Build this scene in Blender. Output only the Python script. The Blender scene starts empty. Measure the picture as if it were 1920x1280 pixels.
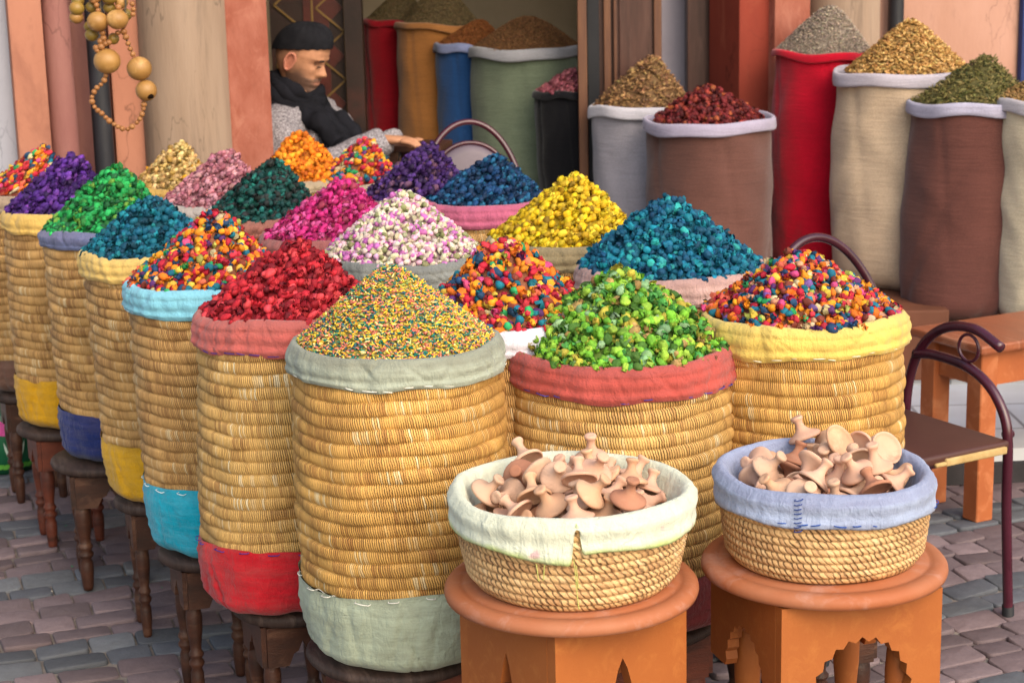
import bpy, math, random
import numpy as np
from mathutils import Vector, Matrix, Euler
S = bpy.context.scene; C = S.collection
R_ = math.radians; PI = math.pi; TAU = 2 * PI
random.seed(7)
# ------------------------------------------------------------------ camera
F = 3400.0; H = 1.65; PITCH = R_(12.6); ROLL = R_(-1.3)
cd = bpy.data.cameras.new('camera'); cam = bpy.data.objects.new('camera', cd); C.objects.link(cam)
cd.sensor_width = 36; cd.lens = 36 * F / 1920; cd.clip_end = 300; cd.clip_start = .05
CM = Matrix.Translation((0, 0, H)) @ Matrix.Rotation(PI / 2 - PITCH, 4, 'X') @ Matrix.Rotation(ROLL, 4, 'Z')
cam.matrix_world = CM; S.camera = cam
cd.dof.use_dof = True; cd.dof.focus_distance = 3.4; cd.dof.aperture_fstop = 9
def ray(px, py):
    return (CM.to_3x3() @ Vector(((px - 960) / F, -(py - 640) / F, -1))).normalized()
def at_z(px, py, z):
    d = ray(px, py); t = (z - H) / d.z; return Vector((0, 0, H)) + d * t
def at_y(px, py, Y):
    d = ray(px, py); t = Y / d.y; return Vector((0, 0, H)) + d * t
def lin(c):
    if isinstance(c, str): c = [int(c[i:i + 2], 16) / 255 for i in (0, 2, 4)]
    return tuple((v / 12.92 if v <= .04045 else ((v + .055) / 1.055) ** 2.4) for v in c)
# ------------------------------------------------------------------ tagging
def tag(o, label=None, cat=None, group=None, kind=None):
    if label: o['label'] = label
    if cat: o['category'] = cat
    if group: o['group'] = group
    if kind: o['kind'] = kind
    return o
def empty(name, loc=(0, 0, 0), rz=0, label=None, cat=None, group=None):
    o = bpy.data.objects.new(name, None); C.objects.link(o); o.location = loc; o.rotation_euler = (0, 0, rz)
    o.empty_display_size = .05
    return tag(o, label, cat, group)
def copy_tree(o, parent=None):
    c = o.copy(); C.objects.link(c); c.parent = parent
    for ch in o.children: copy_tree(ch, c)
    return c
# ------------------------------------------------------------------ materials
def N(nt, t, **k):
    n = nt.nodes.new(t)
    for a, b in k.items():
        if a == 'ins':
            for i, v in b.items():
                if isinstance(v, bpy.types.NodeSocket): nt.links.new(v, n.inputs[i])
                else: n.inputs[i].default_value = v
        else: setattr(n, a, b)
    return n
def M_(nt, op, a, b=None, c=None, clamp=False):
    n = nt.nodes.new('ShaderNodeMath'); n.operation = op; n.use_clamp = clamp
    for i, v in enumerate((a, b, c)):
        if v is None: continue
        if isinstance(v, bpy.types.NodeSocket): nt.links.new(v, n.inputs[i])
        else: n.inputs[i].default_value = v
    return n.outputs[0]
def mixc(nt, f, a, b, mode='MIX'):
    n = nt.nodes.new('ShaderNodeMix'); n.data_type = 'RGBA'; n.blend_type = mode
    for i, v in ((0, f), (6, a), (7, b)):
        if isinstance(v, bpy.types.NodeSocket): nt.links.new(v, n.inputs[i])
        elif i == 0: n.inputs[0].default_value = v
        else: n.inputs[i].default_value = (*v[:3], 1)
    return n.outputs[2]
def ramp(nt, f, stops):
    n = nt.nodes.new('ShaderNodeValToRGB'); nt.links.new(f, n.inputs[0]); cr = n.color_ramp
    while len(cr.elements) < len(stops): cr.elements.new(.5)
    for e, (p, c) in zip(cr.elements, stops):
        e.position = p; e.color = (c, c, c, 1) if isinstance(c, (int, float)) else (*c[:3], 1)
    return n.outputs[0]
def noise(nt, vec, scale, detail=4, rough=.6, dist=0):
    n = N(nt, 'ShaderNodeTexNoise', ins={'Scale': scale, 'Detail': detail, 'Roughness': rough, 'Distortion': dist})
    nt.links.new(vec, n.inputs['Vector']); return n.outputs['Fac']
def newmat(name, rough=.8, spec=.3):
    m = bpy.data.materials.new(name); m.use_nodes = True; nt = m.node_tree
    b = nt.nodes['Principled BSDF']; b.inputs['Roughness'].default_value = rough
    b.inputs['Specular IOR Level'].default_value = spec
    return m, nt, b
def vec(nt, kind='Object', sc=(1, 1, 1)):
    t = nt.nodes.new('ShaderNodeTexCoord').outputs[kind]
    m = N(nt, 'ShaderNodeMapping', ins={'Scale': sc}); nt.links.new(t, m.inputs[0])
    if kind != 'Object': return m.outputs[0]
    r = M_(nt, 'MULTIPLY', nt.nodes.new('ShaderNodeObjectInfo').outputs['Random'], 43.)      # every object its own stretch of the pattern
    a = N(nt, 'ShaderNodeVectorMath', operation='ADD'); nt.links.new(m.outputs[0], a.inputs[0]); nt.links.new(N(nt, 'ShaderNodeCombineXYZ', ins={0: r, 1: r}).outputs[0], a.inputs[1]); return a.outputs[0]
def bump(nt, b, h, s=.3, d=.01, prev=None):
    n = N(nt, 'ShaderNodeBump', ins={'Strength': s, 'Distance': d, 'Height': h})
    if prev: nt.links.new(prev, n.inputs['Normal'])
    nt.links.new(n.outputs[0], b.inputs['Normal']); return n.outputs[0]
def mat(name, col, col2=None,  rough=.8, spec=.25, scale=8, bs=60, bst=.25, bd=.004, stretch=(1, 1, 1), stain=None, sscale=3, lo=.35, hi=.7, kind='Object', metal=0):
    m, nt, b = newmat(name, rough, spec)
    v = vec(nt, kind, stretch)
    col = lin(col) if isinstance(col, str) else col
    col2 = (lin(col2) if isinstance(col2, str) else col2) or tuple(x * .72 for x in col)
    f = ramp(nt, noise(nt, v, scale, 6), [(lo, 0.), (hi, 1.)])
    c = mixc(nt, f, col, col2)
    if stain:
        s = ramp(nt, noise(nt, v, sscale, 8, .7, .6), [(.52, 0.), (.68, .85)])
        c = mixc(nt, s, c, lin(stain) if isinstance(stain, str) else stain)
    if 'plaster' in name:
        wv_ = N(nt, 'ShaderNodeVectorMath', operation='ADD'); nt.links.new(v, wv_.inputs[0])
        nn = N(nt, 'ShaderNodeTexNoise', ins={'Scale': 5., 'Detail': 5.}); nt.links.new(v, nn.inputs['Vector']); sc_ = N(nt, 'ShaderNodeVectorMath', operation='SCALE', ins={'Scale': .5}); nt.links.new(nn.outputs['Color'], sc_.inputs[0]); nt.links.new(sc_.outputs[0], wv_.inputs[1])
        vo = N(nt, 'ShaderNodeTexVoronoi', feature='DISTANCE_TO_EDGE', ins={'Scale': 3.2}); nt.links.new(wv_.outputs[0], vo.inputs['Vector'])
        ck = M_(nt, 'MULTIPLY', ramp(nt, vo.outputs['Distance'], [(.0, 1.), (.012, 0.)]), ramp(nt, noise(nt, v, 2.3, 2), [(.5, 0.), (.6, .7)]))
        c = mixc(nt, ck, c, tuple(x * .35 for x in col))
        dk = ramp(nt, noise(nt, v, 22, 6, .75), [(.60, 0.), (.72, .45)]); c = mixc(nt, dk, c, tuple(x * .6 for x in col))
    nt.links.new(c, b.inputs['Base Color']); b.inputs['Metallic'].default_value = metal
    bump(nt, b, noise(nt, v, bs, 5, .65), bst, bd)
    return m
_cm = {}
def cloth(col, dirt='6b6458', amt=.5, weave=1., hem=None):
    k = (col, dirt, amt, weave, hem)
    if k in _cm: return _cm[k]
    m, nt, b = newmat('cloth', .95, .08)
    v = vec(nt); uv = nt.nodes.new('ShaderNodeUVMap').outputs[0]
    c = lin(col)
    a = ramp(nt, noise(nt, v, 9, 6, .65, .4), [(.35, 0.), (.72, 1.)])
    cc = mixc(nt, a, c, tuple(x * .74 for x in c))
    # faded streaks along the ridges and vertical wear, part of the dyed cloth
    sv = vec(nt, 'Object', (3, 3, 22)); st = ramp(nt, noise(nt, sv, 3.5, 5, .7), [(.42, 0.), (.75, 1.)])
    cc = mixc(nt, M_(nt, 'MULTIPLY', st, amt), cc, lin(dirt))
    sp = ramp(nt, noise(nt, v, 20, 5, .7), [(.60, 0.), (.74, .6)])
    cc = mixc(nt, M_(nt, 'MULTIPLY', sp, amt), cc, tuple(x * .45 for x in c))
    # rubbed pale / dusty lip: uv v runs 0 (inside) .. 1 (hem)
    sx = N(nt, 'ShaderNodeSeparateXYZ', ins={0: uv}).outputs
    lip = ramp(nt, M_(nt, 'ADD', sx[1], M_(nt, 'MULTIPLY', M_(nt, 'SUBTRACT', noise(nt, v, 14, 5), .5), .5)), [(.45, 1.), (.62, 0.)])
    cc = mixc(nt, M_(nt, 'MULTIPLY', lip, amt * .9), cc, lin(dirt))
    if hem:
        hf = ramp(nt, M_(nt, 'ADD', sx[1], M_(nt, 'MULTIPLY', M_(nt, 'SUBTRACT', noise(nt, v, 7, 4), .5), .5)), [(.86, 0.), (1., .8)]); cc = mixc(nt, hf, cc, lin(hem))
        pf = ramp(nt, noise(nt, vec(nt, 'Object', (1, 1, 1.4)), 13, 2, .4), [(.70, 0.), (.74, .55)]); cc = mixc(nt, pf, cc, lin('b8708c'))
    nt.links.new(cc, b.inputs['Base Color'])
    w = N(nt, 'ShaderNodeTexNoise', ins={'Scale': 420., 'Detail': 2.}); nt.links.new(v, w.inputs['Vector'])
    p = bump(nt, b, w.outputs['Fac'], .35 * weave, .002)
    p = bump(nt, b, noise(nt, v, 28, 5, .6, .8), .8, .006, p)
    bump(nt, b, noise(nt, vec(nt, 'Object', (1.6, 1.6, .5)), 45, 3, .5, 1.2), .6, .005, p)
    b.inputs['Sheen Weight'].default_value = .15
    _cm[k] = m; return m
def wicker(name, base, dark, pale, wraps=230, small=False):
    m, nt, b = newmat(name, .62, .3)
    uv = nt.nodes.new('ShaderNodeUVMap').outputs[0]
    s = N(nt, 'ShaderNodeSeparateXYZ', ins={0: uv}).outputs
    ob = vec(nt)
    wn = noise(nt, ob, 60, 2)
    row = M_(nt, 'ADD', M_(nt, 'FLOOR', s[1]), M_(nt, 'FLOOR', M_(nt, 'MULTIPLY', nt.nodes.new('ShaderNodeObjectInfo').outputs['Random'], 500.)))
    rr = N(nt, 'ShaderNodeTexWhiteNoise', noise_dimensions='1D', ins={'W': row}).outputs['Value']
    u = M_(nt, 'ADD', M_(nt, 'MULTIPLY', s[0], wraps), M_(nt, 'MULTIPLY', rr, 17.3))
    u = M_(nt, 'ADD', u, M_(nt, 'MULTIPLY', wn, 1.2)); u = M_(nt, 'ADD', u, M_(nt, 'MULTIPLY', s[1], .9))
    cell = M_(nt, 'FLOOR', u); fr = M_(nt, 'FRACT', u)
    cv = N(nt, 'ShaderNodeCombineXYZ', ins={0: cell, 1: row}).outputs[0]
    wr = N(nt, 'ShaderNodeTexWhiteNoise', noise_dimensions='3D'); nt.links.new(cv, wr.inputs['Vector'])
    # patches: runs of wraps from the same straw
    pv = N(nt, 'ShaderNodeCombineXYZ', ins={0: M_(nt, 'FLOOR', M_(nt, 'DIVIDE', M_(nt, 'ADD', u, M_(nt, 'MULTIPLY', rr, 200)), 11.)), 1: row, 2: 3.7}).outputs[0]
    pr = N(nt, 'ShaderNodeTexWhiteNoise', noise_dimensions='3D'); nt.links.new(pv, pr.inputs['Vector'])
    t = M_(nt, 'ADD', M_(nt, 'MULTIPLY', pr.outputs['Value'], .46), M_(nt, 'MULTIPLY', wr.outputs['Value'], .50))
    base, dark, pale = lin(base), lin(dark), lin(pale)
    c = ramp(nt, t, [(0., dark), (.28, tuple((a + d) / 2 for a, d in zip(base, dark))), (.5, base), (.74, base), (1., pale)])
    big = ramp(nt, noise(nt, ob, 7, 3), [(.42, 0.), (.7, .3)])
    c = mixc(nt, big, c, dark)
    frow = M_(nt, 'FRACT', s[1])
    # dark gaps between wraps, frayed bright fibres
    gap = ramp(nt, M_(nt, 'ABSOLUTE', M_(nt, 'SUBTRACT', fr, .5)), [(.24, 0.), (.46, 1.)])
    fray = ramp(nt, noise(nt, ob, 14, 3, .7), [(.40, .35), (.6, 1.)])
    gf = M_(nt, 'MULTIPLY', gap, fray)
    c2 = mixc(nt, M_(nt, 'MULTIPLY', gf, .75), c, tuple(x * .22 for x in dark))
    nt.links.new(c2, b.inputs['Base Color'])
    h = M_(nt, 'SUBTRACT', M_(nt, 'MULTIPLY', wr.outputs['Value'], .35), gf)
    bump(nt, b, h, .9 if not small else .8, .004)
    return m
def attr_mat(name, rough=.75, spec=.25, var=.35, scale=90, sheen=0, bst=.4):
    m, nt, b = newmat(name, rough, spec)
    a = N(nt, 'ShaderNodeAttribute', attribute_name='Col').outputs['Color']; v = vec(nt)
    f = ramp(nt, noise(nt, v, scale, 4, .7), [(.35, 0.), (.7, var)])
    d = mixc(nt, 1.0, a, (.42, .38, .36), 'MULTIPLY')
    nt.links.new(mixc(nt, f, a, d), b.inputs['Base Color'])
    bump(nt, b, noise(nt, v, scale * 3, 3), bst, .003)
    return m
# ------------------------------------------------------------------ mesh helpers
def link(name, me, m, parent=None, smooth=True):
    o = bpy.data.objects.new(name, me); C.objects.link(o)
    if m: me.materials.append(m)
    if parent: o.parent = parent
    if smooth: me.polygons.foreach_set('use_smooth', np.ones(len(me.polygons), bool))
    return o
def np_mesh(name, V, Fq, Ft=None, uv=None, col=None):
    me = bpy.data.meshes.new(name); V = np.asarray(V, np.float32)
    Fq = np.zeros((0, 4), int) if Fq is None else np.asarray(Fq)
    Ft = np.zeros((0, 3), int) if Ft is None else np.asarray(Ft)
    me.vertices.add(len(V)); me.vertices.foreach_set('co', V.ravel())
    loops = np.concatenate([Fq.ravel(), Ft.ravel()]).astype(np.int32)
    me.loops.add(len(loops)); me.loops.foreach_set('vertex_index', loops)
    n = len(Fq) + len(Ft); me.polygons.add(n)
    st = np.concatenate([np.arange(len(Fq)) * 4, len(Fq) * 4 + np.arange(len(Ft)) * 3]).astype(np.int32)
    me.polygons.foreach_set('loop_start', st)
    me.update(calc_edges=True)
    if uv is not None:
        l = me.uv_layers.new(name='UVMap'); l.data.foreach_set('uv', np.asarray(uv, np.float32).ravel())
    if col is not None:
        a = me.color_attributes.new('Col', 'FLOAT_COLOR', 'POINT')
        cc = np.ones((len(V), 4), np.float32); cc[:, :3] = col; a.data.foreach_set('color', cc.ravel())
    me.validate(); return me
def waves(seed, ks, amp, kz=0):
    r = np.random.RandomState(seed); ph = r.rand(len(ks)) * TAU; w = r.rand(len(ks)) * .6 + .7; kk = (r.rand(len(ks)) - .5) * 2 * kz
    return lambda th, z: amp * sum(w[i] * np.sin(k * th + ph[i] + kk[i] * z) for i, k in enumerate(ks)) / math.sqrt(len(ks))
def lathe(name, prof, m, parent=None, segs=96, fn=None, vs=None, smooth=True, caps=True, col=None):
    """prof: (r,z) list; fn(th,r,z,i) -> r,z,dx,dy"""
    prof = np.asarray(prof, float); n = len(prof); th = np.arange(segs + 1) / segs * TAU
    T, I = np.meshgrid(th, np.arange(n)); Rr = np.repeat(prof[:, :1], segs + 1, 1); Z = np.repeat(prof[:, 1:2], segs + 1, 1)
    dx = dy = 0
    if fn:
        T2 = T % TAU; Rr, Z, dx, dy = fn(T2, Rr, Z, I)
    V = np.stack([Rr * np.cos(T) + dx, Rr * np.sin(T) + dy, Z], -1)
    V = V[:, :segs].reshape(-1, 3)
    i, j = np.meshgrid(np.arange(n - 1), np.arange(segs), indexing='ij'); j2 = (j + 1) % segs
    Q = np.stack([i * segs + j, i * segs + j2, (i + 1) * segs + j2, (i + 1) * segs + j], -1).reshape(-1, 4)
    vv = np.arange(n) / (n - 1) if vs is None else np.asarray(vs, float)
    u0 = j / segs; u1 = (j + 1) / segs
    UV = np.stack([np.stack([u0, vv[i]], -1), np.stack([u1, vv[i]], -1), np.stack([u1, vv[i + 1]], -1), np.stack([u0, vv[i + 1]], -1)], 2).reshape(-1, 4, 2)
    Ft = []; 
    if caps:
        V = list(V)
        for row in (0, n - 1):
            if prof[row][0] > 1e-5:
                pass
    me = np_mesh(name, V, Q, None, UV.reshape(-1, 2), col)
    return link(name, me, m, parent, smooth)
def box(bm, c, s, rz=0, rot=None):
    import bmesh
    mt = Matrix.Translation(c) @ (rot.to_matrix().to_4x4() if rot else Matrix.Rotation(rz, 4, 'Z')) @ Matrix.Diagonal((*s, 1))
    bmesh.ops.create_cube(bm, size=1, matrix=mt)
def bm_obj(name, build, m, parent=None, bevel=0, seg=2, smooth=False):
    import bmesh
    bm = bmesh.new(); build(bm)
    bmesh.ops.recalc_face_normals(bm, faces=bm.faces)
    if bevel:
        bmesh.ops.bevel(bm, geom=bm.edges[:], offset=bevel, segments=seg, affect='EDGES', profile=.6)
    me = bpy.data.meshes.new(name); bm.to_mesh(me); bm.free()
    return link(name, me, m, parent, smooth)
def catmull(P, sub=8):
    P = [Vector(p) for p in P]; out = []
    Q = [2 * P[0] - P[1]] + P + [2 * P[-1] - P[-2]]
    for i in range(1, len(Q) - 2):
        for k in range(sub):
            t = k / sub; a, b, c, d = Q[i - 1], Q[i], Q[i + 1], Q[i + 2]
            out.append(.5 * ((2 * b) + (c - a) * t + (2 * a - 5 * b + 4 * c - d) * t * t + (3 * b - a - 3 * c + d) * t ** 3))
    out.append(P[-1]); return out
def tube_arrays(P, r, segs=12, closed=False):
    P = [Vector(p) for p in P]; n = len(P); V = []; rr = r if hasattr(r, '__len__') else [r] * n
    up = Vector((0, 0, 1)); prev = None
    for i, p in enumerate(P):
        if closed: t = (P[(i + 1) % n] - P[i - 1]).normalized()
        else: t = (P[min(i + 1, n - 1)] - P[max(i - 1, 0)]).normalized()
        if prev is None:
            a = t.cross(up if abs(t.z) < .9 else Vector((1, 0, 0))).normalized()
        else: a = (prev - t * prev.dot(t)).normalized()
        prev = a; b = t.cross(a)
        for k in range(segs):
            an = TAU * k / segs; V.append(p + (a * math.cos(an) + b * math.sin(an)) * rr[i])
    Q = []
    for i in range(n if closed else n - 1):
        i2 = (i + 1) % n
        for k in range(segs):
            k2 = (k + 1) % segs; Q.append((i * segs + k, i * segs + k2, i2 * segs + k2, i2 * segs + k))
    T = []
    if not closed:
        for base, c in ((0, P[0]), ((n - 1) * segs, P[-1])):
            V.append(c); ci = len(V) - 1
            for k in range(segs): T.append((base + k, base + (k + 1) % segs, ci))
    return V, Q, T
def tubes(name, specs, m, parent=None, segs=10):
    V = []; Q = []; T = []
    for sp in specs:
        v, q, t = tube_arrays(sp[0], sp[1], segs, sp[2] if len(sp) > 2 else False); o = len(V)
        V += [tuple(x) for x in v]; Q += [tuple(i + o for i in f) for f in q]; T += [tuple(i + o for i in f) for f in t]
    return link(name, np_mesh(name, V, Q or None, T or None), m, parent)
def extrude_poly(name, pts, th, m, parent, mtx=None, bevel=.0015):
    """pts in local XZ, thickness along Y"""
    import bmesh
    bm = bmesh.new()
    vs = [bm.verts.new((x, -th / 2, z)) for x, z in pts]; f = bm.faces.new(vs)
    r = bmesh.ops.extrude_face_region(bm, geom=[f])
    for e in r['geom']:
        if isinstance(e, bmesh.types.BMVert): e.co.y += th
    bmesh.ops.recalc_face_normals(bm, faces=bm.faces)
    if mtx: bmesh.ops.transform(bm, matrix=mtx, verts=bm.verts)
    me = bpy.data.meshes.new(name); bm.to_mesh(me); bm.free()
    return link(name, me, m, parent, False)
# ------------------------------------------------------------------ heap pieces
def ico(sub):
    import bmesh
    bm = bmesh.new(); bmesh.ops.create_icosphere(bm, subdivisions=sub, radius=1)
    V = np.array([v.co[:] for v in bm.verts]); T = np.array([[v.index for v in f.verts] for f in bm.faces]); bm.free()
    return V, T
def t_bud(sub, rs):
    V, T = ico(sub); V = V.copy(); z = V[:, 2]; D = V.copy()
    lum = sum(np.sin(D @ (rs.randn(3) * 3.2) + rs.rand() * 6) for _ in range(4)) * .055
    th = np.arctan2(D[:, 1], D[:, 0]); rid = -.10 * np.abs(np.sin(2.5 * th + 1.5 * z + rs.rand() * 6)) ** 6 * np.clip(1.2 - np.abs(z), 0, 1)
    k = 1 - .20 * z + lum + rid + .03 * rs.randn(len(V))
    V[:, 0] *= k * (.78 + rs.rand() * .2); V[:, 1] *= k * (.78 + rs.rand() * .2); V[:, 2] *= (1 + rs.rand() * .3) * (1 + lum)
    V *= .5; c = rs.rand(len(V)) * .12 + .94 + lum * 1.2
    if rs.rand() < .7:      # a torn tuft of petals at the tip
        rv, rt, rc_ = t_rose(rs, 5, .8); rv = rv * .62 + np.array([0, 0, .46]); T = np.concatenate([T, rt + len(V)]); V = np.concatenate([V, rv]); c = np.concatenate([c, rc_ * .95])
    return V, T, c
def t_rose(rs, npet=9, ragged=.5):
    """a dried, open flower: curled petals round a small heart"""
    VV = []; TT = []; cc = []; o = 0
    for p in range(npet):
        a = TAU * p / npet + rs.randn() * .4; tilt = rs.rand() * 1.5 - .15; w = .30 + rs.rand() * .22; L = .42 + rs.rand() * .25
        g = []
        for i in range(4):
            s = i / 3
            for j in range(3):
                q = (j - 1)
                ww = w * math.sin(.5 + s * 2.1) ; el = tilt + s * (.9 + rs.rand() * ragged)
                x = .08 + L * s * math.cos(el * .8); zz = L * s * math.sin(el) + .10 * abs(q) * (1 - s) + rs.randn() * .05 * ragged
                y = q * ww * .55 + rs.randn() * .04
                g.append((x * math.cos(a) - y * math.sin(a), x * math.sin(a) + y * math.cos(a), zz - .12))
                cc.append(.75 + .35 * rs.rand())
        VV += g
        for i in range(3):
            for j in range(2):
                q0 = o + i * 3 + j; TT += [(q0, q0 + 1, q0 + 4), (q0, q0 + 4, q0 + 3)]
        o += 12
    return np.array(VV), np.array(TT), np.array(cc)
def t_chip(rs, ar=3.):
    V = np.array([(x, y, z) for x in (-.5, .5) for y in (-.5, .5) for z in (-.5, .5)], float); V += rs.randn(8, 3) * .07
    V[:, 0] *= 1; V[:, 1] /= ar; V[:, 2] /= ar * 1.2
    T = np.array([(0, 1, 3), (0, 3, 2), (4, 6, 7), (4, 7, 5), (0, 4, 5), (0, 5, 1), (2, 3, 7), (2, 7, 6), (0, 2, 6), (0, 6, 4), (1, 5, 7), (1, 7, 3)])
    return V, T, np.ones(8)
def rand_rot(rs, n, flat=None):
    q = rs.randn(n, 4); q /= np.linalg.norm(q, axis=1)[:, None]; w, x, y, z = q.T
    return np.stack([np.stack([1 - 2 * (y * y + z * z), 2 * (x * y - z * w), 2 * (x * z + y * w)], -1),
                     np.stack([2 * (x * y + z * w), 1 - 2 * (x * x + z * z), 2 * (y * z - x * w)], -1),
                     np.stack([2 * (x * z - y * w), 2 * (y * z + x * w), 1 - 2 * (x * x + y * y)], -1)], 1)
FLOWER = attr_mat('dried_petals', .7, .3, .45, 110)
GRAIN = attr_mat('seed_mix', .75, .2, .2, 60)
def heap(name, label, cat, pos, Rr, h, size, pal, parts, seed=0, dens=2.3, apex=(0, 0), under=None, e=.10, power=1., mtl=None, jit=.45):
    """pos: base centre; pal: [(hex, weight)]; parts: [(kind, weight)] bud|rose|chip|grain"""
    rs = np.random.RandomState(seed + 11)
    wv = waves(seed + 3, [2, 3, 5], h * .03)
    def surf(x, y):
        rho = np.clip(np.hypot(x, y) / Rr, 0, 1.05)
        xx = rho
        z = h * (1 - (np.sqrt(xx ** 2 + e * e) - e) / (math.sqrt(1 + e * e) - e))
        z = np.where(rho < 1, h * np.clip(z / h, 0, 1) ** power, z)
        return z + wv(np.arctan2(y, x), 0) * rho * (1 - rho) * 4
    # inner core
    segs = 48; rows = 14; VV = []; Q = []
    for i in range(rows + 1):
        rr = max(Rr * i / rows, 1e-4)
        for j in range(segs):
            a = TAU * j / segs; VV.append((rr * math.cos(a), rr * math.sin(a), float(surf(rr * math.cos(a), rr * math.sin(a))) - size * .38))
    for i in range(rows):
        for j in range(segs): Q.append((i * segs + j, i * segs + (j + 1) % segs, (i + 1) * segs + (j + 1) % segs, (i + 1) * segs + j))
    VV = np.array(VV); Tq = np.array(Q); Tt = np.concatenate([Tq[:, [0, 1, 2]], Tq[:, [0, 2, 3]]])
    cols = np.array([lin(c) for c, _ in pal]) * (.88 if parts[0][0] == 'bud' else 1.); w = np.array([x for _, x in pal], float); w /= w.sum()
    uc = lin(under) if under else (cols * w[:, None]).sum(0) * .6
    allV = [VV]; allT = [Tt]; allC = [np.repeat(np.array([uc]), len(VV), 0)]; off = len(VV)
    kinds = [k for k, _ in parts]; kw = np.array([x for _, x in parts], float); kw /= kw.sum()
    size *= (.74 if kinds[0] in ('bud',) else 1); area = PI * Rr * math.hypot(Rr, h); n = int(area / (size * size * .7) * dens)
    sub = 3 if Rr > .17 and size > .018 else 2
    tmpl = []
    for ki, k in enumerate(kinds):
        for q in range(5):
            if k == 'bud': t = t_bud(sub if pos[1] < 4.2 else 2, rs)
            elif k == 'rose': t = t_rose(rs, 8 + q % 3)
            elif k == 'chip': t = t_chip(rs, 2.5)
            elif k == 'twig': t = t_chip(rs, 6.)
            elif k == 'grain': t = t_chip(rs, 3.6)
            tmpl.append((ki, t))
    for ti, (ki, (tv, tt, tc)) in enumerate(tmpl):
        m = int(n * kw[ki] / 5)
        if m < 1: continue
        rho = np.sqrt(rs.rand(m)) * Rr * 1.01; a = rs.rand(m) * TAU; x = rho * np.cos(a); y = rho * np.sin(a)
        nz = np.array([Rr, h]) / math.hypot(Rr, h)
        sc = size * (.72 + rs.rand(m) * .5) * (1.25 if kinds[ki] == 'rose' else 1.)
        o = (rs.rand(m) - .35) * size * jit * 1.6
        P = np.stack([x + o * nz[1] * np.cos(a), y + o * nz[1] * np.sin(a), surf(x, y) + o * nz[0]], -1)
        Rm = rand_rot(rs, m)
        if kinds[ki] in ('chip', 'twig', 'grain'):   # lie mostly along the slope
            yaw = rs.rand(m) * TAU; pit = rs.randn(m) * .45
            ca, sa, cp, sp = np.cos(yaw), np.sin(yaw), np.cos(pit), np.sin(pit)
            Rm = np.stack([np.stack([ca * cp, -sa, ca * sp], -1), np.stack([sa * cp, ca, sa * sp], -1), np.stack([-sp, 0 * sp, cp], -1)], 1)
        VV = np.einsum('nij,kj->nki', Rm, tv) * sc[:, None, None] + P[:, None, :]
        ci = rs.choice(len(cols), m, p=w); cc = cols[ci] * (.78 + rs.rand(m, 1) * .5) * (1 + rs.randn(m, 3) * .05)
        CC = np.clip(cc[:, None, :] * tc[None, :, None], 0, .95)
        allV.append(VV.reshape(-1, 3)); allC.append(CC.reshape(-1, 3))
        allT.append((tt[None] + (np.arange(m) * len(tv))[:, None, None]).reshape(-1, 3) + off); off += m * len(tv)
    V = np.concatenate(allV)
    V[:, 0] += apex[0] * np.clip(V[:, 2] / h, 0, 1); V[:, 1] += apex[1] * np.clip(V[:, 2] / h, 0, 1)
    me = np_mesh(name, V, None, np.concatenate(allT), None, np.concatenate(allC))
    fine = any(k in ('chip', 'twig', 'grain') for k in kinds)
    o = link(name, me, mtl or (GRAIN if fine else FLOWER), None, not fine); o.location = pos
    return tag(o, label, cat, None, 'stuff')
# ------------------------------------------------------------------ colours
MULTI = [('e8921c', 5), ('d8701a', 3), ('b01c34', 4), ('c83240', 2.5), ('126a80', 3), ('1f4468', 2), ('7a3426', 2.5), ('d8b440', 1.3), ('cbb88a', 1), ('5a2a68', 1), ('2c9a5c', 1), ('c8487c', 1.2), ('e06a50', 1), ('a8b050', .6)]
W_GOLD = wicker('woven_straw_golden', 'd8a65a', 'a4723c', 'f0e0b4', 290)
W_TAN = wicker('woven_straw_tan', 'cfa264', '986e42', 'ecdab0', 270)
W_PALE = wicker('woven_straw_pale', 'd8ac66', 'a27644', 'f4e8c4', 270)
W_SMALL = wicker('coiled_grass', 'd4ac78', 'ae8258', 'e8cca0', 100, True)
# ------------------------------------------------------------------ baskets
GB = 'tall coiled baskets heaped with dried flowers'
def rim_center(cx, cy, bot=None, zb=.34, zr=.93):
    if bot is not None:
        d = ray(cx, bot); # find the horizontal distance where the base sits
        Y = (zb - H) / d.z * d.y
        zr = (at_y(cx, cy, Y)).z
    return at_z(cx, cy, zr), zb
def stitches(th0, th1, r, zf, m, parent, n=20, seed=0, L=.018, ox=0.):
    """one thread running in and out of the cloth"""
    rs = random.Random(seed); P = []
    for k in range(n):
        a = th0 + (th1 - th0) * (k + rs.random() * .3) / n; da = L * (.7 + rs.random() * .7) / r
        z = zf(a); dz = rs.uniform(-.003, .003)
        for t, q in ((-.12, -.012), (0, 0), (.5, .001), (1, 0), (1.12, -.012)):
            P.append(Vector((ox + (r + q) * math.cos(a + da * t), (r + q) * math.sin(a + da * t), z + dz * t)))
    return tubes('stitching', [(P, .0010)], m, parent, 5)
THREAD = {}
def thread(c):
    if c not in THREAD: THREAD[c] = mat('thread', c, rough=.9)
    return THREAD[c]
BK = []
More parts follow.
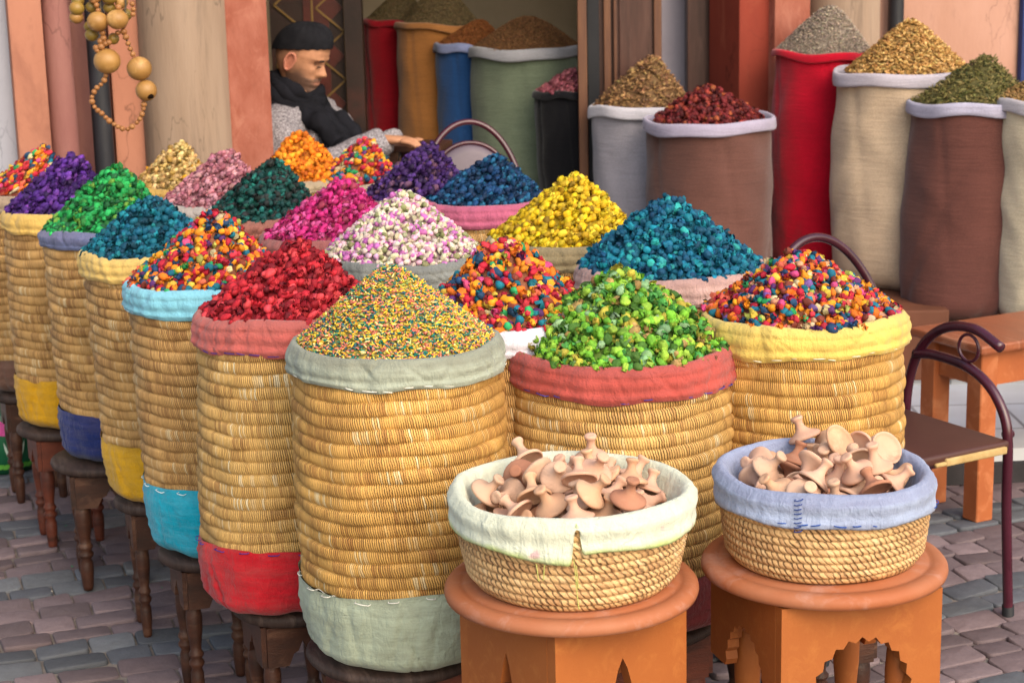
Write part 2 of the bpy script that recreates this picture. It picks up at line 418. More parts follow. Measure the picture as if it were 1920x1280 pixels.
def basket(label, cx, cy, hw, bot=None, rim='888888', base='888888', band=.055, base_h=.12, wk=W_GOLD, seed=1, st=None, dirt='6b6458', amt=.5, zb=.34, zr=.93, bulge=.045, inner=None, fold=0., lean=(0, 0), taper=.0):
    c, zb = rim_center(cx, cy, bot, zb, zr)
    D = (c - Vector((0, 0, H))).length; r = hw * D / F - .006; hh = c.z - zb
    root = empty('basket', (c.x, c.y, zb), 0, label, 'basket', GB)
    cr = .0245; nr = max(4, int(round((hh - base_h * .93 - band * .5) / cr))); z0 = base_h * .93; z1 = hh - band * .5; cr = (z1 - z0) / nr
    def rad(z):
        t = np.clip(z / hh, 0, 1); return r * (1 - .006 + bulge * np.sin(PI * np.clip(t, 0, 1)) - taper * (1 - t)) * (1 - .05 * np.clip((.22 - t) / .22, 0, 1) ** 2)
    lx, ly = lean
    prof = []; vs = []
    for i in range(nr):
        for k in range(9):
            t = k / 9; z = z0 + (i + t) * cr
            prof.append((float(rad(z)) - .0050 + .0050 * math.sqrt(max(0, math.sin(PI * min(max(t, .0), 1)))), z)); vs.append(i + t)
    rw = waves(seed, [2, 3, 4], r * .010, 9); zw = waves(seed + 1, [1, 2, 3, 5], .0035, 14); rj = np.random.RandomState(seed).rand(nr + 2)
    def fn(T, Rr, Z, I):
        ii = np.minimum(I // 9, nr); a = rj[ii]
        Rr = Rr + rw(T, Z) + .0022 * np.sin(T * (3 + np.floor(a * 5)) + a * 40) + .0016 * np.sin(T * 11 + a * 90)
        Z2 = Z + zw(T, Z) * .9
        q = 1 - Z / hh
        return Rr, Z2, lx * q, ly * q
    lathe('woven_body', prof, wk, root, 260, fn, vs)
    # rim cloth -----------------------------------------------------------
    def ring_r(z): return float(rad(z))
    prof = []; vv = []
    ro = ring_r(hh - band)
    ins = [(r - .022, hh - .055), (r - .018, hh - .03), (r - .014, hh - .012), (r - .011, hh - .004), (r - .006, hh), (r - .000, hh - .003), (r + .004, hh - .009)]
    for i, p in enumerate(ins): prof.append(p); vv.append(.45 * i / len(ins))
    nb = 14
    for k in range(1, nb + 1):
        t = k / nb; z = hh - .011 - (band - .011) * t
        rr = ring_r(z) + .0060 + .0035 * abs(math.sin(PI * (z - z1 + .5 * cr) / cr)) + (.0015 if t < .9 else -.002)
        prof.append((rr, z)); vv.append(.45 + .55 * t)
    prof.append((ring_r(hh - band) + .004, hh - band - .002)); vv.append(1.)
    prof.append((ring_r(hh - band) - .003, hh - band - .001)); vv.append(1.)
    w1 = waves(seed + 5, [2, 3, 4, 7], .0045, 20); w2 = waves(seed + 6, [9, 14, 23, 31], .0017, 90); w3 = waves(seed + 7, [1, 2, 4, 6, 9], .0042); w4 = waves(seed + 8, [2, 3, 5], .005)
    rcz = np.random.RandomState(seed + 70); ncr = 26; ca_ = rcz.rand(ncr) * TAU; cs_ = (rcz.rand(ncr) - .5) * 14; cw_ = .012 + rcz.rand(ncr) * .03; cd_ = (.3 + rcz.rand(ncr)) * .0032; cz_ = rcz.rand(ncr)
    def crease(T, k):
        o = 0
        for a_, s_, w_, d_, z_ in zip(ca_, cs_, cw_, cd_, cz_):
            dt = (T - a_ - s_ * band * (k - .5) + PI) % TAU - PI
            o = o - d_ * np.exp(-(dt / w_) ** 2) * np.exp(-((k - z_) / .55) ** 2)
        return o
    def fr(T, Rr, Z, I):
        k = np.clip((hh - Z) / band, 0, 1); kl = np.clip((I - 6) / nb, 0, 1)
        Rn = Rr + rw(T, Z) + w1(T, Z) * .55 + w2(T, Z) + crease(T, k)
        Rn = Rn + fold * np.exp(-((T - 4.0) / .22) ** 2) * np.sin((T - 4.0) * 22)
        Zn = Z + w4(T, 0) * .7 * (1 - k) + w3(T, 0) * kl ** 2
        q = 1 - Z / hh
        return Rn, Zn, lx * q, ly * q
    rc = lathe('cloth_rim', prof, cloth(rim, dirt, amt), root, 360, fr, vv)
    if st:
        zf = lambda a: hh - band + .004 + float(w3(a % TAU, 0))
        stitches(R_(180), R_(360), ring_r(hh - band) + .0065, zf, thread(st), rc, 17, seed, .018, lx * band / hh)
    # base cloth ----------------------------------------------------------
    bo = []; vb = []
    nb2 = 16
    for k in range(nb2 + 1):
        t = k / nb2; z = base_h * (1 - t)
        rr = float(rad(z)) + .001 + .005 * min(1, k / 4) + .003 * math.sin(z / .0245 * PI * 2 * .5) ** 2
        cut = max(0, (.035 - z) / .035); rr -= .048 * cut ** 2.4
        bo.append((rr, z)); vb.append(.55 + .45 * t)
    bo += [(bo[-1][0] * .6, -.0), (1e-4, .001)]; vb += [1, 1]
    wb1 = waves(seed + 15, [3, 4, 6], .004, 18); wb2 = waves(seed + 16, [9, 13, 19], .0016, 60); wb3 = waves(seed + 17, [1, 2, 3], .006); wb4 = waves(seed + 18, [5, 8, 12], .004)
    def fb(T, Rr, Z, I):
        t = np.clip(Z / base_h, 0, 1)
        edge = (I <= nb2)
        Rn = Rr + np.where(edge, rw(T, Z) + wb1(T, Z) * (1.1 - t) + wb2(T, Z) + crease(T * 1.0 + 1, t) * 1.5 * (1 - t ** 3), 0)
        Zn = Z + wb3(T, 0) * t ** 2 + np.where(edge, wb4(T, 0) * (1 - t) * .5 * np.clip(I / 3, 0, 1), 0) * (I < nb2)
        q = 1 - Z / hh
        return Rn, Zn, lx * q, ly * q
    bc = lathe('cloth_base', bo, cloth(base, dirt, amt * .7), root, 300, fb, vb)
    if st:
        stitches(R_(185), R_(355), float(rad(base_h)) + .008, lambda a: base_h - .005 + float(wb3(a % TAU, 0)), thread(st), bc, 9, seed + 4, .02, lx * (1 - base_h / hh))
    BK.append((c, r, zb, D))
    return c, r, D
def fill(label, b, apx, apy, size, pal, parts, seed, name='flower_heap', cat='dried flowers', wid=None, **k):
    c, r, D = b
    ang = math.asin((H - c.z) / D)
    cx = 960; hpix = None
    ph = project(c); h = (ph[1] - apy) * D / F / math.cos(ang) + .004
    dx = (apx - ph[0]) * D / F
    return heap(name, label, cat, (c.x, c.y, c.z - .008), (wid or 1) * (r - .010), h, size, pal, parts, seed, apex=(dx, 0), **k)
CI = CM.inverted()
def project(p):
    q = CI @ Vector(p); return 960 + F * q.x / -q.z, 640 - F * q.y / -q.z
BR = [('bud', 3), ('rose', 2.8)]
def px(c): return c
b = basket('tall straw basket with sage grey cloth rim and base, in front beside the white-rimmed basket', 742, 630, 202, 1202, 'a2a898', 'aab49e', .054, .158, W_GOLD, 1, 'e8e4d8', '6c6a5c', .6, bulge=.055, lean=(.010, 0))
fill('smooth cone of tiny yellow, green and pink seeds in the sage-rimmed basket', b, 735, 497, .0082, [('dcb43c', 5), ('1c7468', 3.2), ('d87c68', 3.6), ('34586c', 1.2), ('98a450', 1.2), ('e4d088', 1.2)], [('grain', 1)], 1, 'seed_heap', 'seed mix', dens=3.4, under='8a8048', e=.10, power=1.0, jit=.5)
b = basket('tall straw basket with coral rim and bright red base, left of the sage-rimmed basket', 535, 572, 166, 1110, 'c0625c', 'b81c28', .064, .148, W_PALE, 2, '4a3a90', '8c5450', .5, taper=-.02, lean=(-.022, 0))
fill('heap of crimson dried rosebuds in the coral-rimmed basket', b, 563, 456, .025, [('b4202e', 5), ('8c1020', 3), ('d04048', 2.2), ('6a0a1a', 1.5)], [('bud', 2), ('rose', 2.4)], 2)
b = basket('tall straw basket with light blue rim and turquoise base', 388, 517, 153, 1015, '7cbcd0', '10a0bc', .062, .165, W_TAN, 3, 'd8e8ec', '7ab0c0', .45, taper=.03, lean=(.022, 0))
fill('heap of mixed orange, red and teal dried flowers in the light blue-rimmed basket', b, 405, 402, .023, MULTI, BR, 3)
b = basket('tall straw basket with pale yellow rim and mustard base beside the light blue-rimmed one', 278, 462, 126, 920, 'd8b468', 'cc9a20', .058, .16, W_TAN, 4, None, 'b89c60', .35, taper=.03, lean=(.028, 0))
fill('heap of teal dried buds in the pale yellow-rimmed basket of the left row', b, 290, 373, .023, [('0c5c74', 5), ('0a445c', 3), ('147a8c', 2.2)], BR, 4)
b = basket('tall straw basket with slate blue rim and navy base in the left row', 203, 420, 123, 846, '626c92', '22306a', .038, .142, W_TAN, 5, None, '6a6074', .4, taper=.02, lean=(.018, 0))
fill('heap of vivid green dried flowers in the slate-rimmed basket', b, 222, 316, .024, [('1c9048', 4), ('2cb05c', 2), ('2a7034', 2.5), ('6a9a3c', 1), ('175830', 1.5)], BR, 5)
b = basket('tall straw basket with yellow rim and golden base holding the purple heap', 112, 386, 104, 786, 'd8b060', 'd09a1c', .055, .145, W_TAN, 6, None, 'a88c50', .35)
fill('heap of purple dried flowers in the yellow-rimmed basket at left', b, 142, 293, .024, [('4a2078', 4), ('341458', 3), ('6a3898', 2), ('2a1040', 1)], BR, 6)
b = basket('straw basket with brown base at the far left end', 45, 356, 92, 722, 'a8927c', '6a4c40', .05, .11, W_TAN, 7, None, '7a6a5c', .4)
fill('heap of mixed orange and red dried flowers at the far left end', b, 84, 280, .025, MULTI, BR, 7)
b = basket('wide straw basket with terracotta rim and dark red base behind the white-rimmed basket', 1163, 638, 217, 1140, 'b25048', '7a3030', .066, .13, W_PALE, 8, '4a48a0', '8a4a48', .5, fold=.0)
fill('heap of lime green dried flowers in the terracotta-rimmed basket', b, 1160, 512, .0255, [('70ac30', 4), ('90b83c', 3.4), ('4a9444', 2.2), ('aca43c', 2), ('84a878', 1.6), ('a88c54', .8), ('426a24', 2.8)], [('bud', 2), ('rose', 2.6)], 8)
b = basket('straw basket with white cloth rim wedged between sage and terracotta-rimmed baskets', 957, 582, 172, None, 'd8d4de', 'a09890', .055, .12, W_TAN, 9, None, 'b8b4bc', .3)
fill('heap of mixed orange, crimson and blue dried flowers in the white-rimmed basket between sage and terracotta ones', b, 945, 447, .0245, MULTI, BR, 9)
b = basket('straw basket with bright yellow rim behind the blue-rimmed lid basket', 1502, 577, 190, None, 'dcbc60', 'c0a040', .062, .12, W_GOLD, 10, 'f0ead0', 'b8a468', .35)
fill('heap of mixed dried flowers with pink and teal buds in the bright yellow-rimmed basket', b, 1497, 475, .0235, MULTI + [('c89070', 1), ('6c4a88', .8)], BR, 10)
b = basket('straw basket with pale pink rim under the bright teal heap', 1258, 492, 178, None, 'c4a098', 'a08880', .058, .12, W_TAN, 11, None, '8a6a66', .45)
fill('tall heap of bright teal blue dried flowers in the pale pink-rimmed basket', b, 1255, 373, .0245, [('0a607c', 5), ('0c4c6c', 3), ('107e94', 2.8), ('2a9a9c', 1)], BR, 11)
b = basket('straw basket with olive beige rim under the yellow heap', 1056, 441, 148, None, '988868', '98886a', .06, .12, W_TAN, 12, None, '6c604a', .5)
fill('heap of yellow dried buds in the olive beige-rimmed basket', b, 1078, 332, .0245, [('d8b414', 5), ('c09a18', 3), ('e4c838', 2), ('94741a', 1.2)], [('bud', 3), ('rose', 1.5)], 12)
b = basket('straw basket with grey rim under the white and pink rosebuds', 755, 470, 158, None, '8a8c88', '8a8c84', .065, .12, W_TAN, 13, None, '5c5c5a', .5)
fill('heap of white and pink dried rosebuds in the grey-rimmed basket', b, 762, 362, .0195, [('d8c8b8', 4), ('b868a8', 2.6), ('d8a8c0', 2.4), ('8a8a60', 2), ('c8c0a0', 2)], [('bud', 4), ('rose', .6)], 13)
b = basket('straw basket with deep pink rim folded inward under the blue heap', 903, 366, 134, None, 'b8607c', '94506a', .06, .12, W_TAN, 14, None, '8c4a60', .5, fold=.008)
fill('small heap of dark blue dried flowers in the deep pink-rimmed basket', b, 930, 296, .0245, [('10406c', 4), ('0c2c50', 3), ('1c6088', 2)], BR, 14, wid=.86)
b = basket('straw basket with brownish pink rim under the magenta heap', 622, 432, 130, None, 'a0605c', '8c5450', .045, .12, W_TAN, 15, None, '7c4c4c', .5)
fill('heap of magenta dried flowers in the brownish pink-rimmed basket', b, 648, 339, .0235, [('c42878', 4), ('a01858', 3), ('d85898', 2), ('8a3048', 1)], BR, 15)
b = basket('straw basket with faded rose rim under the dark green heap', 495, 397, 112, None, '9c6458', '80524a', .045, .12, W_TAN, 16, None, '7c544c', .5)
fill('heap of very dark green dried flowers in the faded rose-rimmed basket', b, 517, 303, .024, [('0c3c3a', 4), ('10544e', 2), ('262c2c', 3), ('1a7068', 1)], BR, 16)
b = basket('straw basket with off-white rim under the pale pink heap', 402, 373, 104, None, 'b4aaa6', '9c948c', .045, .12, W_TAN, 17, None, '8c847c', .4, zr=.925)
fill('heap of pale pink dried buds in the off-white-rimmed basket', b, 430, 284, .0235, [('b47482', 4), ('c8909a', 3), ('9c5c68', 2)], BR, 17)
b = basket('straw basket with amber rim under the cream heap by the round column', 322, 343, 76, None, 'c49a50', 'a8844a', .04, .12, W_TAN, 18, None, '9c8450', .4, zr=.92)
fill('heap of cream and straw-coloured dried buds beside the round column', b, 340, 268, .0235, [('c4a064', 4), ('d8bc80', 3), ('a08040', 2), ('d8a020', .6)], BR, 18)
b = basket('straw basket with mauve rim under the violet heap near the hooped chair', 782, 362, 106, None, '8c5868', '6c4450', .04, .12, W_TAN, 19, None, '6c4450', .5)
fill('heap of dull violet dried flowers beside the hooped chair', b, 805, 272, .0255, [('381a58', 4), ('50307a', 3), ('241038', 2), ('604058', 1.2)], BR, 19)
b = basket('small basket of mixed flowers below the seated man forearm', 668, 338, 86, None, 'a89a84', '8c7c68', .04, .12, W_TAN, 20, None, '8c7c68', .5, zr=.915)
fill('small heap of mixed flowers below the seated man forearm', b, 690, 262, .0255, MULTI, BR, 20)
b = basket('straw basket with beige rim under the orange heap beside the salmon pillar', 562, 330, 92, None, 'a8967c', '8c7c68', .04, .12, W_TAN, 21, None, '8c7c68', .5, zr=.93)
fill('heap of bright orange dried buds beside the salmon pillar', b, 568, 250, .0245, [('dc7c10', 5), ('c86408', 3), ('e89c24', 2)], [('bud', 3), ('rose', .8)], 21)
# ------------------------------------------------------------------ wooden stools
DARK = mat('dark_stained_wood', '4a2a1c', '2c1a14', .45, .4, 6, 90, .4, .003, (1, 1, 4), '6a4a38', 5)
DARK2 = mat('worn_grey_brown_wood', '40302a', '281e1a', .6, .3, 9, 60, .5, .004, (6, 1, 1), '584840', 6)
REDW = mat('reddish_wood', '6c3422', '44221a', .5, .35, 6, 90, .4, .003, (1, 1, 4), '2c1a14', 4)
def turned(z0, z1, s=1.):
    L = z1 - z0
    P = [(0, .0), (.011, .0), (.013, .04), (.016, .18), (.0155, .26), (.012, .30), (.018, .33), (.0185, .35), (.013, .38), (.0175, .405), (.018, .42), (.013, .45), (.014, .50), (.0185, .62), (.0195, .72), (.017, .80), (.013, .84), (.019, .87), (.0195, .90), (.015, .93), (.019, .96), (.021, 1.), (0, 1.)]
    return [(r * s, z0 + z * L) for r, z in P]
def notch_panel(w, h):
    pts = [(-w / 2, 0), (-w / 2, -h)]
    pts += [(-w * .20, -h), (-w * .13, -h * .72), (-w * .06, -h * .66), (0, -h * .42), (w * .06, -h * .66), (w * .13, -h * .72), (w * .20, -h)]
    pts += [(w / 2, -h), (w / 2, 0)]; return pts
def dark_stool(h, r, lo, label, group, mt, mleg):
    t = empty('stool', (0, 0, 0), 0, label, 'stool', group)
    th = .026
    lathe('top', [(1e-4, h - th), (r * .9, h - th), (r - .004, h - th * .8), (r, h - th * .5), (r - .002, h - th * .2), (r - .008, h), (1e-4, h)], mt, t, 64,
          lambda T, Rr, Z, I: (Rr * (1 + .012 * np.sin(3 * T) + .006 * np.sin(7 * T)), Z, 0, 0))
    q = r * .66; ah = .085
    for k in range(4):
        a = k * PI / 2
        extrude_poly('apron', notch_panel(2 * q - .012, ah), .016, lo, t, Matrix.Rotation(a, 4, 'Z') @ Matrix.Translation((0, -q, h - th - .001)))
    for k in range(4):
        a = PI / 4 + k * PI / 2; l = lathe('leg', turned(0, h - th - .03, 1.3), mleg, t, 28)
        l.location = ((q - .024) * math.sqrt(2) * math.cos(a), (q - .024) * math.sqrt(2) * math.sin(a), 0)
    return t
st_lab = ['dark stool under the sage-grey basket at front', 'dark wooden stool with notched apron under the red-based basket', 'dark stool under the turquoise-based basket', 'dark stool under the mustard-based basket, its top edge showing beside turquoise cloth',
          'weathered round-topped stool on turned legs under the navy-based basket', 'reddish stool on turned legs under the golden-based basket', 'dark stool at the far left under the brown-based basket']
protoA = dark_stool(.34, .165, DARK, st_lab[0], 'dark turned-leg stools carrying the baskets', DARK2, DARK)
protoB = dark_stool(.34, .165, REDW, 'x', 'dark turned-leg stools carrying the baskets', DARK2, REDW)
rest = ['terracotta-rimmed', 'white-rimmed middle', 'bright yellow-rimmed', 'pale pink-rimmed', 'olive beige-rimmed', 'grey-rimmed', 'deep pink-rimmed', 'magenta heap', 'dark green heap', 'pale pink heap', 'cream heap', 'violet heap', 'small mixed heap', 'orange heap']
usedB = False; usedA = False
for i, (c, r, zb, D) in enumerate(BK):
    redd = i in (5, 7, 0)
    if redd: o = protoB if not usedB else copy_tree(protoB); usedB = True
    else: o = protoA if not usedA else copy_tree(protoA); usedA = True
    o['label'] = st_lab[i] if i < 7 else ('reddish' if redd else 'dark') + ' turned-leg stool under the ' + rest[i - 7] + (' basket' if 'rimmed' in rest[i - 7] else '')
    off = (-.018, -.018, -.02, -.01, -.045, -.03, -.02)[i] if i < 7 else 0
    o.location = (c.x + off, c.y - (.03 if 0 < i < 7 else 0), 0); o.rotation_euler.z = R_(20 + (i * 7) % 9 - 4)
    s = (r * (.68 if i not in (4, 5, 6) else .84) / .165) if 0 < i < 7 else r * .9 / .165
    o.scale = (s, s, (zb + 0.0) / .34)
# ------------------------------------------------------------------ orange stools with baskets of clay lids
ORANGE = mat('orange_painted_wood', 'a05a26', '945022', .6, .4, 4, 130, .25, .002, (1, 1, 1), 'a8642e', 30)
ORTOP = mat('worn_orange_top', '9e5a38', 'a46a4c', .6, .25, 6, 90, .3, .002, (1, 1, 1), 'b08474', 8)
def arch_a(w, h):   # pointed keyhole cut with ears
    a = [(-.16, 0), (-.165, .12), (-.19, .22), (-.13, .26), (-.08, .30), (-.06, .40), (-.035, .52), (0, .62), (.035, .52), (.06, .40), (.08, .30), (.13, .26), (.19, .22), (.165, .12), (.16, 0)]
    return [(-w / 2, 0), (-w / 2, -h)] + [(x * w, -h + z * h) for x, z in a] + [(w / 2, -h), (w / 2, 0)]
def arch_b(w, h):   # saw-toothed round arch
    pts = [(-w / 2, 0), (-w / 2, -h)]; n = 24
    for k in range(n + 1):
        a = PI - PI * k / n; rr = w * .33 * (1. if k % 2 == 0 else .925)
        pts.append((rr * math.cos(a), -h + rr * 1.22 * math.sin(a)))
    return pts + [(w / 2, -h), (w / 2, 0)]
def orange_stool(c, r, rz, label, arch, ah, q):
    h = c.z; th = .026
    t = empty('painted_stool', (c.x, c.y, 0), rz, label, 'stool', 'orange painted stools')
    lathe('top', [(1e-4, h - th), (r - .012, h - th), (r - .002, h - th * .85), (r, h - th * .6), (r - .001, h - th * .35), (r - .006, h - th * .1), (r - .014, h - .0005), (r - .026, h), (r - .030, h - .003), (r - .034, h), (1e-4, h)], ORTOP, t, 96,
          lambda T, Rr, Z, I: (Rr * (1 + .004 * np.sin(2 * T + 1)), Z, 0, 0))
    s = q / math.sqrt(2)
    for k in range(4):
        w = 2 * s - .001 if k % 2 == 0 else 2 * s - .045
        extrude_poly('side_panel', arch(w, ah), .022, ORANGE, t, Matrix.Rotation(k * PI / 2, 4, 'Z') @ Matrix.Translation((0, -s + .011, h - th - .001)))
    for k in range(4):
        a = PI / 4 + k * PI / 2; l = lathe('leg', turned(0, h - th - .002, 1.25), ORANGE, t, 32)
        l.location = ((s - .050) * 1.414 * math.cos(a), (s - .050) * 1.414 * math.sin(a), 0)
    return t
s1 = at_z(1071, 1082, .60); D1 = (s1 - Vector((0, 0, H))).length
s2 = at_z(1544, 1040, .60); D2 = (s2 - Vector((0, 0, H))).length
orange_stool(s1, 237 * D1 / F, R_(45 - 10), 'orange painted stool under the white-rimmed basket of clay lids', arch_a, .19, 214 * D1 / F)
orange_stool(s2, 224 * D2 / F, R_(45 - 28.5), 'orange painted stool with saw-toothed arch under the blue-rimmed basket of lids', arch_b, .185, 222 * D2 / F)
def low_basket(label, c, r, rb, hh, band, rimc, seed, dirt, amt, slit=None, wk=W_SMALL):
    root = empty('low_basket', c, 0, label, 'basket', 'low baskets of clay lids')
    n = 11; prof = [(1e-4, .002), (rb * .92, .002)]; vs = [0, .5]
    cr = (hh - .012) / n
    def rad(z): return rb + (r - rb) * math.sin(PI / 2 * min(1, z / hh * 1.15)) - .012 * max(0, (.02 - z) / .02)
    for i in range(n):
        for k in range(7):
            t = k / 7; z = .002 + (i + t) * cr; prof.append((rad(z) - .005 + .005 * math.sqrt(max(0, math.sin(PI * t))), z)); vs.append(1 + i + t)
    rw = waves(seed, [2, 3, 4], r * .008, 8); zw = waves(seed + 1, [1, 2, 3], .002, 10)
    lathe('woven_body', prof, wk, root, 260, lambda T, Rr, Z, I: (Rr + np.where(Rr > rb * .8, rw(T, Z), 0), Z + zw(T, Z) * (I > 3), 0, 0), vs)
    prof = [(r - .045, hh - .075), (r - .03, hh - .05), (r - .022, hh - .02), (r - .016, hh - .006), (r - .008, hh), (r - .000, hh - .004), (r + .004, hh - .012)]
    vv = [.06 * i for i in range(7)]; nb = 12
    for k in range(1, nb + 1):
        t = k / nb; z = hh - .012 - (band - .012) * t
        prof.append((rad(z) + .007 + .0015 * math.sin(t * 9) + .003 * t * (1 - t), z)); vv.append(.45 + .55 * t)
    prof.append((rad(hh - band) + .002, hh - band + .001)); vv.append(1.)
    w1 = waves(seed + 5, [2, 3, 5], .003, 20); w2 = waves(seed + 6, [9, 14, 23, 37], .0008, 50); w3 = waves(seed + 7, [1, 2, 4, 7], .004); w4 = waves(seed + 8, [2, 3, 5], .003)
    dip = (lambda T: np.where((T < slit) & (T > slit - .9), .016 * np.clip(1 - (slit - T) / .9, 0, 1), 0.) if slit else 0.)
    sc = (lambda T: .032 * np.exp(-((T - slit) / .034) ** 4)) if slit else (lambda T: 0.)
    def fr(T, Rr, Z, I):
        k = np.clip((hh - Z) / band, 0, 1); kl = np.clip((I - 6) / nb, 0, 1)
        Rn = Rr + rw(T, Z) + w1(T, Z) + w2(T, Z) + (np.where(T < slit, .002, 0) if slit else 0)
        Zn = Z + w4(T, 0) * (1 - k) + (w3(T, 0)) * kl ** 2 - dip(T) * kl + sc(T) * 1.6 * kl ** 1.2
        return Rn, Zn, 0, 0
    rc = lathe('cloth_rim', prof, cloth(rimc, dirt, amt, 1., 'b4c860' if slit else None), root, 300, fr, vv)
    return root, rc, lambda a: (hh - band + .004 + float(w3(a % TAU, 0)))
r1 = 226 * D1 * .965 / F; c1 = Vector((s1.x + .003, s1.y, .60))
root1, rc1, zf1 = low_basket('low woven basket with slit white cloth rim, full of clay lids', c1, r1, r1 * .88, .165, .060, 'd8dcc8', 31, 'b8b49c', .35, slit=R_(270))
r2 = 200 * D2 * .965 / F; c2 = Vector((s2.x, s2.y + .005, .60))
root2, rc2, zf2 = low_basket('low woven basket with pale blue cloth rim and dark blue stitches', c2, r2, r2 * .93, .160, .058, 'a4b0cc', 32, '70708a', .5)
stitches(R_(235), R_(350), r2 + .009, lambda a: zf2(a) + .003, thread('1c4a9c'), rc2, 12, 5, .013)
sm = []
for k in range(8):
    a0 = R_(247); z = .100 + .0075 * k
    for d, q in ((-.03, -.012), (-.02, 0), (0, .0005), (.035, 0), (.045, -.012)): sm.append(Vector(((r2 + .0095 + q) * math.cos(a0 + d), (r2 + .0095 + q) * math.sin(a0 + d), z + (.002 if d > 0 else 0))))
tubes('seam_stitching', [(sm, .0009)], thread('1c3a80'), rc2, 5)
rs_ = random.Random(3)
th_sp = []
for a, L, sw in ((R_(268.5), .085, .012), (R_(252), .03, .008), (R_(256), .028, -.006), (R_(269.5), .04, .006)):
    z0 = .105 if L > .05 else .095
    th_sp.append((catmull([Vector(((r1 + .010) * math.cos(a + sw * t * 3), (r1 + .010) * math.sin(a + sw * t * 3), z0 - L * t + .004 * math.sin(t * 7))) for t in (0, .3, .6, .85, 1)], 5), .0008))
tubes('loose_thread', th_sp, thread('c8cc70'), rc1, 5)
# clay lids
CLAY = [mat('pink_clay', 'd0a68e', 'bc9078', .85, .15, 12, 150, .25, .0015, (1, 1, 1), 'd0a88c', 20),
        mat('orange_clay', 'caa080', 'b88c70', .85, .15, 12, 150, .25, .0015, (1, 1, 1), 'd8b090', 22),
        mat('pale_clay', 'd0aa90', 'b8947c', .88, .12, 12, 150, .25, .0015, (1, 1, 1), '9c7c68', 18),
        mat('brown_clay', 'ac7860', '94644e', .85, .15, 12, 150, .25, .0015, (1, 1, 1), 'a87c64', 20)]
def lid_mesh(seed):
    rs = random.Random(seed); k = .9 + rs.random() * .2; r = .0315
    P = [(1e-4, .003), (r * .70, .0025), (r * .84, -.0005), (r * .90, -.0035), (r * .98, -.0035), (r, -.0005), (r * .98, .002), (r * .82, .0050), (r * .60, .0085 * k), (r * .40, .0135 * k), (r * .28, .0195 * k), (r * .24, .0255 * k), (r * .25, .0305 * k), (r * .31, .0345 * k), (r * .36, .0365 * k), (r * .37, .0395 * k), (r * .33, .0415 * k), (r * .16, .0412 * k), (1e-4, .0405 * k)]
    o = lathe('clay_lid', P, None, None, 36, lambda T, Rr, Z, I: (Rr * (1 + .02 * np.sin(2 * T + seed) + .01 * np.sin(5 * T + seed * 2)), Z + .0012 * np.sin(2 * T + seed * 3) * (Rr / r), 0, 0))
    me = o.data; bpy.data.objects.remove(o); return me
LM = []
for i in range(8):
    me = lid_mesh(i); me.materials.append(CLAY[(0, 1, 0, 2, 0, 1, 2, 3)[i]]); LM.append(me)
G1 = 'clay lids in the white-rimmed basket'; G2 = 'clay lids in the blue-rimmed basket'
g1 = 'plain clay lid among the heap in the white-rimmed basket'
g2 = 'plain clay lid among the heap in the blue-rimmed basket'
